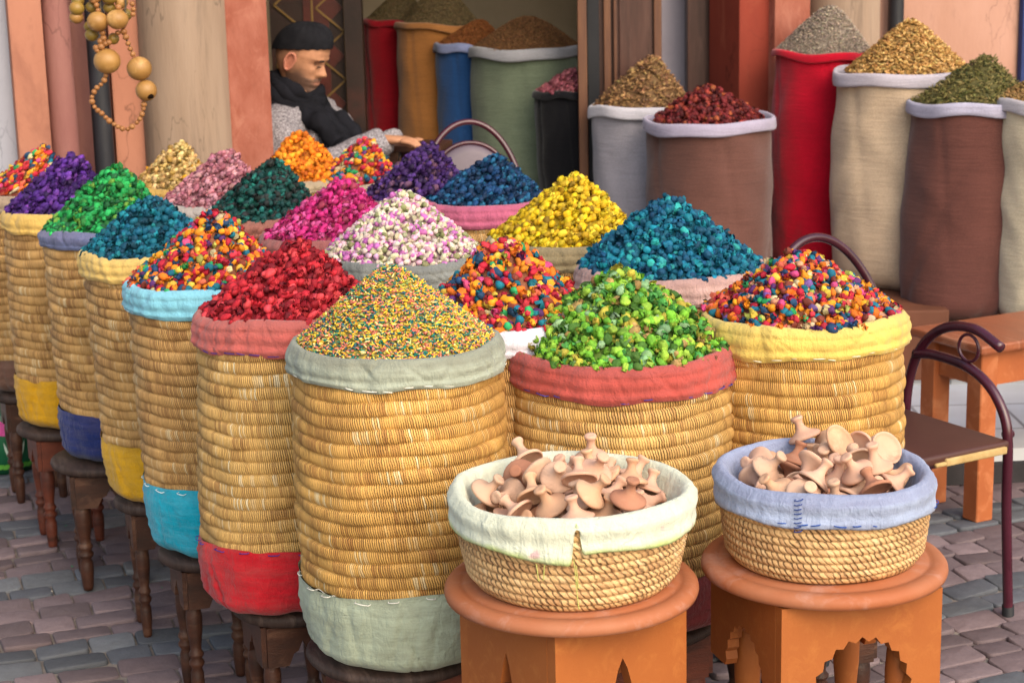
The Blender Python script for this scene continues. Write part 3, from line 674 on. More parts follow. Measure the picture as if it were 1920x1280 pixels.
# resting poses (x, y, height above the rim, quaternion), each lid lying on its neighbours
REST1 = [(-0.0611,0.1221,-0.0486,0.279,-0.621,0.702,0.209), (-0.0898,0.081,-0.0703,0.415,0.069,-0.15,-0.895), (-0.0271,-0.0291,-0.0509,0.946,0.076,-0.042,-0.314), (0.1397,0.0046,-0.0767,0.918,0.037,0.148,0.365), (0.0611,-0.088,-0.0656,0.22,0.121,-0.112,0.962), (-0.0828,-0.0967,-0.0727,0.801,0.166,-0.005,-0.575), (-0.1289,-0.0194,-0.0738,0.93,0.075,-0.148,-0.327), (-0.0359,-0.1351,-0.0766,0.73,0.087,-0.128,0.666), (0.1133,-0.0563,-0.0724,0.906,0.119,0.115,0.391), (0.0545,0.0112,-0.0536,0.751,0.036,0.079,0.654), (0.0958,0.1108,-0.0584,0.293,-0.553,-0.548,0.555), (-0.1401,0.0187,-0.0689,0.518,-0.25,0.074,0.815), (0.0381,-0.1354,-0.0716,0.94,0.185,-0.113,0.265), (0.0967,-0.0035,-0.0388,0.21,0.567,-0.312,0.733), (-0.0233,0.0078,-0.0413,0.565,-0.052,-0.209,-0.797), (-0.0455,-0.0989,-0.0549,0.58,-0.047,0.027,-0.813), (0.0969,-0.1014,-0.0523,0.522,0.279,0.469,0.656), (0.0508,0.0818,-0.0426,0.549,-0.716,-0.428,0.057), (-0.024,0.0612,-0.0535,0.882,-0.15,-0.126,-0.429), (-0.1261,0.0466,-0.0501,0.668,0.025,0.562,0.487), (-0.008,-0.0518,-0.0325,0.8,0.307,0.394,0.333), (0.0086,0.0811,-0.0502,0.791,0.013,0.266,0.551), (0.1086,-0.0835,-0.0224,0.984,-0.083,-0.049,0.148), (0.0904,0.0567,-0.0651,0.917,-0.122,0.13,-0.356), (0.0058,0.1253,-0.0492,0.425,-0.44,-0.563,-0.556), (-0.1078,-0.0597,-0.0497,0.047,-0.593,-0.716,0.366), (0.0094,-0.1155,-0.0563,0.564,-0.017,-0.143,-0.813), (-0.0001,0.1238,-0.0136,0.421,0.267,0.052,-0.865), (0.0177,-0.0805,-0.0359,0.201,0.365,-0.568,0.709), (0.121,0.0169,-0.0335,0.225,-0.572,0.128,-0.779), (-0.0573,-0.0465,-0.0423,0.727,0.456,-0.074,-0.508), (-0.096,0.0699,-0.0212,0.812,-0.095,0.08,-0.57), (-0.0436,0.0829,-0.0149,0.321,0.009,-0.225,-0.92), (0.0556,0.1288,-0.0358,0.035,-0.609,0.665,0.43), (0.086,-0.0482,-0.0387,0.553,0.233,-0.587,-0.544), (-0.0472,0.1171,-0.0175,0.587,-0.538,0.514,0.319), (0.0535,-0.0208,-0.0163,0.8,-0.519,0.212,-0.216), (0.0844,0.0288,-0.024,0.702,-0.401,0.382,0.448), (-0.0127,0.0782,-0.0022,0.935,0.096,0.313,-0.134), (-0.0948,0.1052,-0.0205,0.816,-0.261,0.212,0.47), (0.022,0.0153,-0.0219,0.268,0.387,0.793,-0.386), (0.0645,0.1003,-0.0161,0.43,-0.122,0.431,0.784), (-0.0733,0.0307,-0.0375,0.511,0.694,0.423,-0.28), (0.132,0.0519,-0.0224,0.249,0.082,0.247,0.933), (0.0519,-0.0922,-0.016,0.882,0.078,0.15,-0.439), (-0.0458,0.0476,-0.0135,0.688,0.566,0.233,-0.39), (0.0152,-0.0718,-0,0.061,0.18,-0.023,-0.981), (-0.1064,-0.01,-0.0475,0.803,0.176,0.273,0.5), (-0.0726,0.0968,0.0239,0.3,0.103,-0.379,-0.869), (-0.0091,-0.1396,-0.036,0.359,0.456,-0.008,-0.815), (0.055,0.0532,-0.0298,0.769,-0.427,-0.114,0.462), (-0.036,-0.0611,-0.0093,0.559,0.281,-0.028,-0.78), (0.013,-0.0301,-0.0084,0.325,-0.12,0.419,0.839), (-0.0839,0.0488,0.0099,0.776,0.481,0.092,-0.397), (-0.0888,-0.049,-0.0234,0.036,-0.396,0.285,0.872), (0.0987,0.0255,0.0059,0.334,0.03,0.122,0.934), (0.0094,0.037,0.001,0.399,0.341,0.298,-0.797), (0.0027,-0.126,-0.0086,0.337,0.097,-0.066,-0.934), (0.0604,0.038,0.0063,0.461,0.283,-0.207,-0.815), (-0.0985,0.0217,-0.015,0.671,0.625,-0.171,-0.362), (-0.1417,0.0213,-0.01,0.844,-0.024,0.358,-0.398), (0.0565,-0.0613,0.0012,0.812,-0.011,0.388,0.436), (-0.0631,-0.0364,0.0011,0.857,-0.296,-0.212,-0.364), (0.0384,0.0032,0.0268,0.066,0.189,-0.245,0.949), (0.0406,0.1571,0.009,0.333,0.047,0.068,-0.939), (0.0259,-0.1018,0.0224,0.925,0.15,0.336,0.096), (0.1063,0.0975,-0.0134,0.317,-0.308,-0.012,-0.897), (0.0853,-0.1204,0.0185,0.149,-0.09,0.131,-0.976), (0.0114,-0.0431,0.0305,0.82,-0.29,-0.185,-0.458), (0.0368,0.0877,0.0065,0.267,0.088,-0.076,-0.957), (-0.0552,0.0194,0.0246,0.398,0.17,0.837,-0.335), (-0.0229,-0.0106,0.0236,0.85,0.315,0.19,-0.378)]
REST2 = [(0.0098,0.1321,-0.0578,0.789,0.61,0.044,0.058), (-0.0294,-0.1325,-0.0578,0.059,-0.223,-0.568,-0.79), (0.0116,-0.0109,-0.0515,0.668,0,-0,0.745), (0.0673,0.0188,-0.0594,0.257,-0.132,0.017,-0.957), (0.078,0.0893,-0.0754,0.909,-0.088,0.153,0.377), (0.0449,-0.1115,-0.0756,0.929,0.137,0.104,-0.326), (-0.113,0.0161,-0.0738,0.897,0.051,-0.17,-0.405), (-0.0786,0.0832,-0.0735,0.932,-0.15,-0.093,0.317), (0.0973,-0.0601,-0.0737,0.014,-0.139,0.11,-0.984), (0.117,0.0294,-0.0569,0.16,-0.225,-0.266,0.924), (0.0437,0.1089,-0.0452,0.972,0.021,0.233,0.009), (-0.0591,-0.0469,-0.0611,0.541,-0.044,-0.125,0.831), (0.0376,-0.0338,-0.0351,0.886,0.067,0.454,0.06), (-0.0772,0.0324,-0.0554,0.642,0.023,0.028,0.765), (0.0077,-0.111,-0.0641,0.071,0.181,0.138,-0.971), (-0.1167,-0.0219,-0.0659,0.478,0.161,0.136,-0.853), (0.0395,0.0707,-0.0394,0.004,0.31,0.608,-0.731), (0.0698,-0.0862,-0.0536,0.546,0.012,-0.011,0.838), (-0.006,-0.0739,-0.0395,0.429,0.611,-0.245,0.618), (0.0795,-0.0078,-0.024,0.055,-0.019,0.265,-0.963), (-0.0583,0.1056,-0.0548,0.717,-0.139,0.436,0.526), (-0.0406,0.0085,-0.0331,0.11,-0.215,-0.827,-0.508), (0.0562,0.0317,-0.0251,0.008,-0.261,0.289,0.921), (0.0668,-0.0561,-0.0152,0.526,0.198,0.445,-0.698), (-0.0007,-0.1188,-0.0184,0.961,0.074,-0.108,0.242), (0.0303,-0.0875,-0.0214,0.784,-0.349,0.171,-0.484), (0.1017,-0.0701,-0.0075,0.906,-0.072,0.417,-0.017), (-0.0148,-0.0412,-0.0386,0.987,0.144,-0.061,0.045), (0.0182,-0.0347,-0.0074,0.884,0.061,0.037,-0.462), (-0.0479,-0.0662,-0.0055,0.266,0.243,-0.927,0.102), (-0.0082,0.1009,-0.0285,0.014,0.33,-0.942,0.067), (-0.0014,0.1173,-0.0225,0.108,0.002,-0.068,-0.992), (0.0961,0.0375,-0.0137,0.788,-0.507,0.343,-0.065), (-0.1122,0.0359,-0.0184,0.396,0.635,-0.522,0.408), (-0.0936,-0.0827,-0.0088,0.935,0.104,-0.338,0.033), (0.0141,0.0694,-0.013,0.17,-0.04,-0.232,0.957), (-0.0536,-0.1123,-0.0061,0.83,0.429,-0.068,0.35), (-0.0326,-0.0894,0.0092,0.919,-0.067,0.344,0.178), (0.0821,0.0871,-0.025,0.475,-0.092,-0.133,-0.865), (0.0771,-0.0477,0.0188,0.923,0.003,-0.095,0.372), (-0.0806,-0.0249,-0.0331,0.333,0.432,-0.341,-0.765), (-0.0829,0.0836,-0.0266,0.973,0.168,0.004,0.158), (0.0357,0.0193,-0.0047,0.758,0.398,-0.042,-0.515), (0.0613,-0.1227,0.0037,0.599,-0.332,0.143,0.715), (0.0418,-0.0687,0.017,0.033,-0.292,-0.097,0.951), (0.0297,0.1243,0.0072,0.523,0.69,0.01,-0.5), (-0.0974,0.0077,0.0016,0.22,-0.264,0.271,-0.899), (-0.0016,0.027,-0.0133,0.114,-0.423,-0.265,0.859), (0.1318,0.0026,-0.0168,0.433,-0.449,-0.265,0.735), (0.0545,-0.0147,0.018,0.692,-0.49,0.27,0.457), (0.1168,0.0523,0.0232,0.417,-0.455,-0.761,-0.202), (-0.0999,0.0645,-0.0042,0.77,0.27,-0.549,0.18), (0.0364,0.0631,0.0348,0.481,-0.697,-0.532,0.029), (0.0763,0.071,0.0193,0.728,-0.45,0.517,-0.009), (-0.045,0.0582,-0.0094,0.172,-0.293,-0.922,0.186), (-0.0108,0.1457,0.0211,0.965,-0.101,-0.181,0.162), (-0.0232,-0.0237,0.0213,0.099,0.831,0.322,-0.443), (-0.0412,0.0716,-0.0046,0.375,0.142,0.189,0.896)]
LAB1 = {67: 'dark brown upright clay lid at the front right of the white basket heap', 65: 'orange clay lid leaning right, just left of the dark brown one in white basket', 51: 'orange clay lid at the front centre-left of white basket, knob tilted left',
        71: 'pale clay lid with its knob facing the viewer in the middle of white basket', 60: 'pale clay lid leaning right, leftmost in the white-rimmed basket', 57: 'pink upright clay lid at the front centre of the white-rimmed basket',
        68: 'pink clay lid raised above its neighbours at the centre of the white basket heap', 54: 'pink clay lid leaning left at the front left of the white basket', 44: 'orange clay lid at the front rim below the dark brown one in white basket',
        53: 'dark brown clay lid with its knob toward the viewer at back left of white basket', 48: 'pale clay lid showing its hollow side, highest at the back left of white basket', 43: 'pink clay lid near the right rim of white basket with its knob upright',
        64: 'pink upright clay lid topmost at the back of the white basket heap', 29: 'pink clay lid pointing right, rightmost in the white-rimmed basket', 70: 'pale clay lid resting knob down left of centre in the white basket', 55: 'orange upright clay lid at the back right of the white basket heap'}
LAB2 = {50: 'pale clay disc-like lid tipped knob down at the back right of blue basket', 44: 'pink clay lid leaning left at the centre of the blue basket heap', 43: 'dark brown clay lid leaning left at the front right of the blue basket',
        36: 'pale clay lid with its knob facing the viewer at the front of blue basket', 52: 'orange clay lid tipped knob down at the top back of the blue basket heap', 46: 'pale clay lid leaning right at the back left of the blue basket',
        34: 'orange clay lid leaning left at the front left of the blue basket', 39: 'pink upright clay lid in front of the tipped pale disc in blue basket', 37: 'pink clay lid leaning right between the pale front one and the centre of blue basket',
        26: 'pink clay lid leaning right, rightmost in the blue-rimmed basket', 55: 'pink upright clay lid topmost at the back left of the blue basket heap', 57: 'dark brown upright clay lid at the back left of the blue basket heap',
        33: 'pink clay lid lying tipped against the left rim of the blue basket', 24: 'pale upright clay lid at the front centre of the blue basket'}
for cen, top, rest, g, G, LB, off in ((c1, c1.z + .165, REST1, g1, G1, LAB1, 0), (c2, c2.z + .160, REST2, g2, G2, LAB2, 3)):
    for k, q in enumerate(rest):
        ob = bpy.data.objects.new('clay_lid', LM[(k * 5 + off + k // 8) % 8]); C.objects.link(ob)
        ob.location = (cen.x + q[0], cen.y + q[1], top + q[2] - .011); ob.rotation_mode = 'QUATERNION'; ob.rotation_quaternion = q[3:7]
        ob.scale = (.95,) * 3; tag(ob, LB.get(k, g), 'clay lid', G)
# ------------------------------------------------------------------ tube chair
MAROON = mat('maroon_enamel', '3c1420', '4c1c2c', .22, .6, 5, 40, .03, .001, (1, 1, 1), '2a1018', 6)
VINYL = mat('brown_vinyl', '4a2a22', '3c201a', .45, .4, 5, 90, .2, .002)
FOAM = mat('yellow_foam', 'bca070', '9c8050', .95, .1, 20, 60, .5, .004)
PADM = mat('mauve_grey_vinyl', '5a4c58', '4c4048', .4, .4, 5, 90, .15, .002)
BLACKR = mat('black_rubber', '16161a', '202024', .6, .3)
def chair(loc, rz, label, torn=True):
    t = empty('chair', loc, rz, label, 'chair', 'maroon tube chairs')
    def seat(bm): box(bm, (0, 0, .455), (.43, .38, .026))
    s = bm_obj('seat', seat, VINYL, t, .010, 3, True)
    if torn:
        def fm(bm):
            box(bm, (.105, -.190, .448), (.19, .014, .018)); box(bm, (.0, -.190, .4455), (.04, .012, .010))
        bm_obj('exposed_foam', fm, FOAM, s, .004, 2, True)
    hoop = [(.2 * math.cos(a) * (1 if abs(math.cos(a)) < .9 else 1), .18 + .10 * ((.43 * math.sin(a)) / .43), .48 + .43 * math.sin(a) ** .8 if math.sin(a) > 0 else .48) for a in [PI * k / 24 for k in range(25)]]
    hoop = [(.205, .17, .40)] + hoop + [(-.205, .17, .40)]
    tubes('back_hoop', [(catmull(hoop, 3), .011)], MAROON, t, 12)
    V = []; 
    pr = []
    pad = lathe('back_pad', [(1e-4, .012), (.10, .011), (.128, .008), (.136, 0), (.128, -.008), (.10, -.011), (1e-4, -.012)], PADM, t, 48)
    pad.location = (0, .232, .695); pad.rotation_euler = (R_(90 - 13), 0, 0); pad.scale = (1, 1.02, 1)
    tubes('pad_ring', [([(.142 * math.cos(TAU * k / 40), .142 * math.sin(TAU * k / 40), 0) for k in range(40)], .008, True)], MAROON, pad, 8)
    for sx in ((1, -1) if torn else ()):
        a_ = catmull([(sx * .29, -.13, .0), (sx * .235, -.165, .30), (sx * .222, -.175, .45), (sx * .222, -.160, .52), (sx * .222, -.11, .580), (sx * .222, -.03, .615), (sx * .222, .08, .622), (sx * .222, .15, .612)], 7)
        fr = tubes('side_frame', [(a_, .0125)], MAROON, t, 12)
        tubes('rear_leg_and_arm', [(catmull([(sx * .25, .25, .0), (sx * .232, .195, .40), (sx * .228, .175, .54), (sx * .226, .13, .635), (sx * .224, .05, .695), (sx * .224, -.05, .710), (sx * .224, -.14, .680)], 7), .0125)], MAROON, t, 12)
        tubes('arm_ring', [([(sx * .222, -.035 + .033 * math.cos(TAU * k / 28), .661 + .033 * math.sin(TAU * k / 28)) for k in range(28)], .004, True)], MAROON, fr, 8)
        tubes('foot_cap', [([(sx * .29, -.13, .0), (sx * .286, -.1325, .025)], .015)], BLACKR, fr, 12)
        tubes('bolt', [([(sx * .212, -.172, .478), (sx * .236, -.172, .478)], .010)], MAROON, t, 10)
    tubes('seat_rail', [(catmull([(.21, -.16, .435), (.21, .17, .435), (-.21, .17, .435), (-.21, -.16, .435), (.21, -.16, .435)], 1), .008)], MAROON, t, 8)
    return t
chair((.885, 4.16, 0), R_(29.5), 'maroon tube chair with torn brown seat behind the blue-rimmed lid basket')
p = at_y(896, 275, 6.15)
chair((p.x, p.y, .13), R_(8), 'maroon hoop-backed chair inside the shop doorway', False).scale = (.96, .96, .97)
# ------------------------------------------------------------------ low table at right
TABL = mat('dull_orange_table_paint', 'a85e34', '94502c', .5, .35, 5, 90, .2, .002, (1, 1, 1), 'b8744c', 12)
TABW = mat('orange_brown_table_wood', '945436', '7c442c', .35, .45, 5, 60, .2, .002, (5, 1, 1), 'b88468', 5)
ta = at_z(1841, 650, .52); tb = at_z(1705, 613, .52)
ed = (tb - ta); el = ed.length; phi = math.atan2(ed.y, ed.x) - PI / 2
tt = empty('low_table', (ta.x, ta.y, 0), phi, 'orange-brown low wooden table at the right edge', 'table')
TL = 1.1
bm_obj('tabletop', lambda bm: box(bm, (TL / 2, el / 2, .507), (TL, el, .026)), TABW, tt, .007, 2)
bm_obj('apron', lambda bm: [box(bm, (TL / 2, .05, .442), (TL - .14, .02, .10)), box(bm, (TL / 2, el - .05, .442), (TL - .14, .02, .10)), box(bm, (.05, el / 2, .442), (.02, el - .12, .10)), box(bm, (TL - .05, el / 2, .442), (.02, el - .12, .10))], TABL, tt)
for lx in (.055, TL - .055):
    for ly in (.055, el - .055):
        l = bm_obj('leg', lambda bm: box(bm, (0, 0, .2465), (.06, .06, .493)), TABL, tt, .003, 1); l.location = (lx, ly, 0)
# ------------------------------------------------------------------ setting: ground
JOINT = mat('joint_sand', '847a72', '6a625c', .95, .1, 30, 200, .4, .003)
bm_obj('ground', lambda bm: box(bm, (0, 20, -.03), (140, 140, .04)), JOINT)['kind'] = 'structure'
PAV = attr_mat('paving_stone', .78, .3, .35, 30, bst=.6)
def pavers():
    ang = R_(20.5); ca, sa = math.cos(ang), math.sin(ang); rs = random.Random(5)
    V = []; Q = []; T = []; Cc = []
    v = -1.2; row = 0
    while v < 7.5:
        rh = .088; u = -4.4 + rs.random() * .1
        grey = row % 6 in (0, 1)
        while u < 5.6:
            L = rs.uniform(.10, .155); g = .0025
            cx, cy = u + L / 2, v + rh / 2
            X = ca * cx - sa * cy; Y = sa * cx + ca * cy
            if 2.0 < Y < 6.35 and abs(X) < 3.3:
                base = lin(rs.choice(['5a5c62', '525459', '64666a'])) if grey else lin(rs.choice(['706062', '685a5c', '766668', '625456']))
                k = rs.uniform(.8, 1.2); col = tuple(c * k for c in base)
                o = len(V); tilt = rs.uniform(-.004, .004), rs.uniform(-.006, .006); dz = rs.uniform(-.003, .001)
                outline = []
                hx, hy = L / 2 - g, rh / 2 - g; cc = .012
                for sx, sy in ((1, 1), (-1, 1), (-1, -1), (1, -1)):
                    pts = [(hx, hy - cc), (hx - cc * .3, hy - cc * .3), (hx - cc, hy)]
                    if sx * sy < 0: pts = pts[::-1]
                    outline += [(sx * a + rs.uniform(-.002, .002), sy * b + rs.uniform(-.0015, .0015)) for a, b in pts]
                for inset, z in ((0, -.02), (0, -.008), (.001, -.001), (.0035, .0)):
                    for a, b in outline:
                        f = max(0, 1 - inset / max(abs(a), abs(b), 1e-3))
                        aa = a - math.copysign(min(inset, abs(a)), a); bb = b - math.copysign(min(inset, abs(b)), b)
                        x, y = cx + aa, cy + bb
                        y += .018 * math.sin(x * 2.3 + 1) + .008 * math.sin(x * 7 + row * .7)
                        V.append((ca * x - sa * y, sa * x + ca * y, z + dz + tilt[0] * aa / .06 + tilt[1] * bb / .05)); Cc.append(col)
                for r in range(3):
                    for k2 in range(12): Q.append((o + r * 12 + k2, o + r * 12 + (k2 + 1) % 12, o + (r + 1) * 12 + (k2 + 1) % 12, o + (r + 1) * 12 + k2))
                ctr = len(V); y = cy + .018 * math.sin(cx * 2.3 + 1) + .008 * math.sin(cx * 7 + row * .7)
                V.append((ca * cx - sa * y, sa * cx + ca * y, dz + .0008)); Cc.append(col)
                for k2 in range(12): T.append((o + 36 + k2, o + 36 + (k2 + 1) % 12, ctr))
            u += L
        v += rh; row += 1
    o = link('pavement', np_mesh('pavement', V, Q, T, None, np.array(Cc)), PAV, None, True); o['kind'] = 'structure'
pavers()
rl = random.Random(12); lv = []; lt = []; lc = []
for k in range(70):
    x, y = rl.uniform(-1.9, 1.9), rl.uniform(3.0, 5.2); a = rl.random() * 6; s_ = rl.uniform(.003, .008); o_ = len(lv)
    for d in range(4): lv.append((x + s_ * math.cos(a + d * 1.57) * (1 if d % 2 else .6), y + s_ * math.sin(a + d * 1.57) * (1 if d % 2 else .6), .004 + .003 * (d % 2)))
    lt += [(o_, o_ + 1, o_ + 2), (o_, o_ + 2, o_ + 3)]; cc_ = lin(rl.choice(['c8c0b0', 'b8b0a0', '2c9058', 'a83848', 'c89038', '8c8478', '503c30'])); lc += [cc_] * 4
tag(link('petal_litter', np_mesh('petal_litter', lv, None, lt, None, np.array(lc)), GRAIN), None, None, None, 'stuff')
# terrace of pale tiles
m, nt, b_ = newmat('pale_tiles', .35, .4); v = vec(nt)
bt = N(nt, 'ShaderNodeTexBrick', offset=0., ins={'Color1': (*lin('b8bcc4'), 1), 'Color2': (*lin('c4c6ca'), 1), 'Mortar': (*lin('7c7e84'), 1), 'Scale': 1., 'Mortar Size': .006, 'Brick Width': .3, 'Row Height': .3}); nt.links.new(v, bt.inputs['Vector'])
nt.links.new(mixc(nt, ramp(nt, noise(nt, v, 6, 5), [(.4, 0.), (.7, .25)]), bt.outputs[0], (.3, .28, .26)), b_.inputs['Base Color']); TILE = m
bm_obj('terrace', lambda bm: [box(bm, (0, 9.0, .065), (9, 5.8, .13)), ], TILE)['kind'] = 'structure'
def rterr(bm):
    box(bm, (2.2, 5.78, .050), (3.0, .9, .10), R_(3))
bm_obj('terrace_step', rterr, TILE)['kind'] = 'structure'
KERB = mat('dark_kerb', '2c2a2c', '3a3638', .8, .2)
bm_obj('kerb', lambda bm: box(bm, (2.2, 5.315, .03), (3.0, .03, .06), R_(3)), KERB)['kind'] = 'structure'
# ------------------------------------------------------------------ facade
SAL = mat('salmon_plaster', '9c6252', '864a3a', .9, .15, 14, 40, .7, .006, (1, 1, .55), 'a8705e', 12)
PINK = mat('pink_plaster', 'b07a64', '9e6a56', .9, .15, 3, 40, .4, .006, (1, 1, .4), '7c5044', 2.5)
PINKR = mat('pale_pink_plaster', 'b08878', 'a07866', .9, .15, 3, 40, .4, .006, (1, 1, .4), '80584a', 2.5)
MAUV = mat('rose_plaster', '946860', '825450', .9, .15, 4, 40, .4, .006, (1, 1, .4), '50343400'[:6], 2.2)
SAL_SHADE = mat('shaded_salmon_plaster', '84382a', '742f24', .85, .2, 4, 40, .4, .005, (1, 1, .4), '94503c', 3)  # darker copy of the salmon plaster: shade on the pillar's doorway side, as colour
BEIGE = mat('beige_plaster', '9c8674', '8a7462', .85, .2, 4, 50, .4, .005, (2.2, 2.2, .3), '6c5c50', 3.2)
WHITE = mat('chalky_white_plaster', '9c9ca6', '8c8c96', .9, .15, 4, 50, .25, .004, (1, 1, .5))
GREY = mat('lilac_grey_plaster', 'a49eaa', '96909c', .9, .15, 4, 50, .2, .003)
PIPE = mat('black_pipe', '26262c', '1c1c20', .5, .4, 6, 60, .2, .002, (1, 1, .3), '3c3c44', 4)
CREAM = mat('cream_wall', 'b8a890', 'a89880', .9, .15, 3, 40, .2, .003)
SLP = .4; X0 = 6.66; FA = math.atan(SLP)
def fac(pxx, dy=0.):
    """point of the facade line seen at pixel column pxx near the top of the picture"""
    d = ray(pxx, 150); k = d.x / d.y; Y = (X0 + dy) / (1 - SLP * k); return Vector((k * Y, Y, 0))
TOP = 3.6
def slab(name, pa, pb, m, dy=0., depth=.25, z0=0., z1=TOP, label=None, cat=None, bev=.006, kind=None, parent=None):
    a = fac(pa, dy); b = fac(pb, dy); mid = (a + b) / 2; w = (b - a).length; n = Vector((-math.sin(FA), math.cos(FA), 0))
    c = mid + n * depth / 2
    o = bm_obj(name, lambda bm: box(bm, (0, 0, 0), (w, depth, z1 - z0)), m, parent, bev, 2)
    o.location = (c.x, c.y, (z0 + z1) / 2); o.rotation_euler.z = FA
    if label: tag(o, label, cat)
    if kind: o['kind'] = kind
    return o
def column(name, pa, pb, m, dy, label, cat, z1=TOP):
    a = fac(pa, dy); b = fac(pb, dy); mid = (a + b) / 2; w = (b - a).length / 2 * .97
    wv = waves(int(pa), [2, 3], w * .02, 3)
    o = lathe(name, [(w * 1.02, 0), (w * 1.01, .6), (w, 1.2), (w * .99, 2.), (w * .97, z1)], m, None, 64, lambda T, Rr, Z, I: (Rr + wv(T, Z), Z, 0, 0))
    o.location = (mid.x, mid.y, 0); return tag(o, label, cat)
slab('white_wall', -1400, 24, WHITE, -.05, .4, label='chalky white wall strip at the left edge', cat='wall')
slab('pilaster', 25, 88, PINK, -.1, .3, label='flat pink pilaster beside the white strip', cat='pilaster')
column('pilaster', 84, 140, MAUV, -.02, 'rounded rose pilaster left of the black pipe', 'pilaster')
slab('wall', 120, 300, MAUV, .1, .3, label='rose plaster wall behind the black pipe', cat='wall')
column('pipe', 166, 206, PIPE, -.02, 'black pipe on the wall behind the hanging beads', 'pipe')
slab('pilaster', 209, 268, PINK, .02, .3, label='pink pilaster left of the left beige column', cat='pilaster')
column('round_column', 262, 432, BEIGE, .02, 'thick round beige column at left beside the salmon pillar', 'column')
slab('pillar', 428, 507, SAL, -.06, .34, label='salmon plaster pillar the man sits behind', cat='pillar')
# right side of the opening
slab('pillar', 1452, 1518, SAL, .05, .30, label='salmon pillar face above the red sack', cat='pillar')
slab('door_reveal', 1386, 1451, SAL_SHADE, .10, .25, label='doorway side of the salmon pillar behind the brown sack, shade in its colour', cat='pillar')
column('round_column', 1513, 1638, BEIGE, .22, 'beige round column behind the right-hand sacks', 'column')
slab('wall', 1600, 2900, PINKR, .28, .3, label='pink plaster wall behind the right-hand sacks', cat='wall')
column('pipe', 1664, 1690, PIPE, .22, 'black pipe running up the pink wall at right', 'pipe')
BLUEP = mat('blue_paint', '26386c', '1e2c58', .6, .3)
slab('blue_board', 1914, 1990, BLUEP, .24, .03, .9, 2.2, 'blue painted board at the top right edge', 'board')
# lintel over the opening, roof of the shop
a = fac(505); b2 = fac(1390)
slab('lintel', 505, 1390, SAL, -.02, .35, 2.5, TOP, 'salmon lintel wall above the shop opening', 'wall')
# interior room
nrm = Vector((-math.sin(FA), math.cos(FA), 0)); ux = Vector((math.cos(FA), math.sin(FA), 0))
def room(name, u0, u1, d0, d1, z0, z1, m, label=None, cat=None, kind=None, bev=0):
    o = bm_obj(name, lambda bm: box(bm, (0, 0, 0), (abs(u1 - u0), abs(d1 - d0), z1 - z0)), m, None, bev)
    base = Vector((0, X0, 0)) + ux * (u0 + u1) / 2 + nrm * (d0 + d1) / 2
    o.location = (base.x, base.y, (z0 + z1) / 2); o.rotation_euler.z = FA
    if label: tag(o, label, cat)
    if kind: o['kind'] = kind
    return o
room('back_wall', -2.2, 2.6, 2.75, 2.9, 0, 2.8, CREAM, 'cream back wall inside the shop', 'wall')
room('side_wall', -1.75, -1.6, .3, 2.74, 0, 2.8, CREAM, 'cream side wall inside the shop behind the pillar', 'wall')
room('side_wall', 2.2, 2.35, .5, 2.74, 0, 2.8, GREY, 'grey side wall deep inside the shop on the right', 'wall')
room('ceiling', -2.2, 2.8, .34, 2.9, 2.81, 2.95, CREAM, kind='structure')
room('flat_roof', -5.2, 6.0, -.25, 3.1, TOP + .005, TOP + .15, SAL, kind='structure')
# ------------------------------------------------------------------ dark patterned screen behind the man
SCR = mat('dark_brown_tiles', '2a1a14', '1c120e', .5, .3, 8, 80, .3, .003, (1, 1, 1), '3c1c14', 3)
SCRR = mat('dark_red_tiles', '4a1c14', '34140e', .45, .35, 8, 80, .3, .003)
OCH = mat('ochre_inlay', '6c5228', '54401e', .5, .3)
def at_d(px_, py_, Y): return at_y(px_, py_, Y)
ys = 7.35
pL = at_y(511, 150, ys); pR = at_y(684, 150, ys)
scr = empty('tiled_screen', (pL.x, ys, 0), 0, 'dark tiled panel with ochre diamond pattern behind the man', 'screen')
W = pR.x - pL.x
bm_obj('panel', lambda bm: box(bm, (W / 2, .03, 1.3), (W, .04, 2.4)), SCR, scr)
bm_obj('edge_post', lambda bm: [box(bm, (W - .035, -.01, 1.3), (.07, .06, 2.4))], SCR, scr)
dia = []
cell = .19
def strip(bm, x0, z0, x1, z1, w=.008):
    L = math.hypot(x1 - x0, z1 - z0); a = math.atan2(z1 - z0, x1 - x0)
    box(bm, ((x0 + x1) / 2, .004, (z0 + z1) / 2), (L, .006, w), rot=Euler((0, -a, 0)))
def lattice(bm):
    for k in range(0, 14):
        z = .15 + k * cell
        for q in (0,):
            strip(bm, W - .075, z, W - .075 - .11, z + cell / 2); strip(bm, W - .185, z + cell / 2, W - .075, z + cell)
    strip(bm, W - .20, .1, W - .20, 2.4); strip(bm, 0, 1.52, W - .07, 1.52); strip(bm, W - .072, .1, W - .072, 2.4)
    for k in range(10):
        z = .2 + k * .24; strip(bm, .02, z, .16, z + .12); strip(bm, .16, z + .12, .02, z + .24)
bm_obj('ochre_lines', lattice, OCH, scr)
bm_obj('red_tiles', lambda bm: [box(bm, (W - .13, .006, .15 + k * cell + cell / 2), (.075, .006, .075), rot=Euler((0, PI / 4, 0))) for k in range(0, 13, 1)] + [box(bm, (W * .50, .006, 1.2), (.10, .005, 2.0))], SCRR, scr)
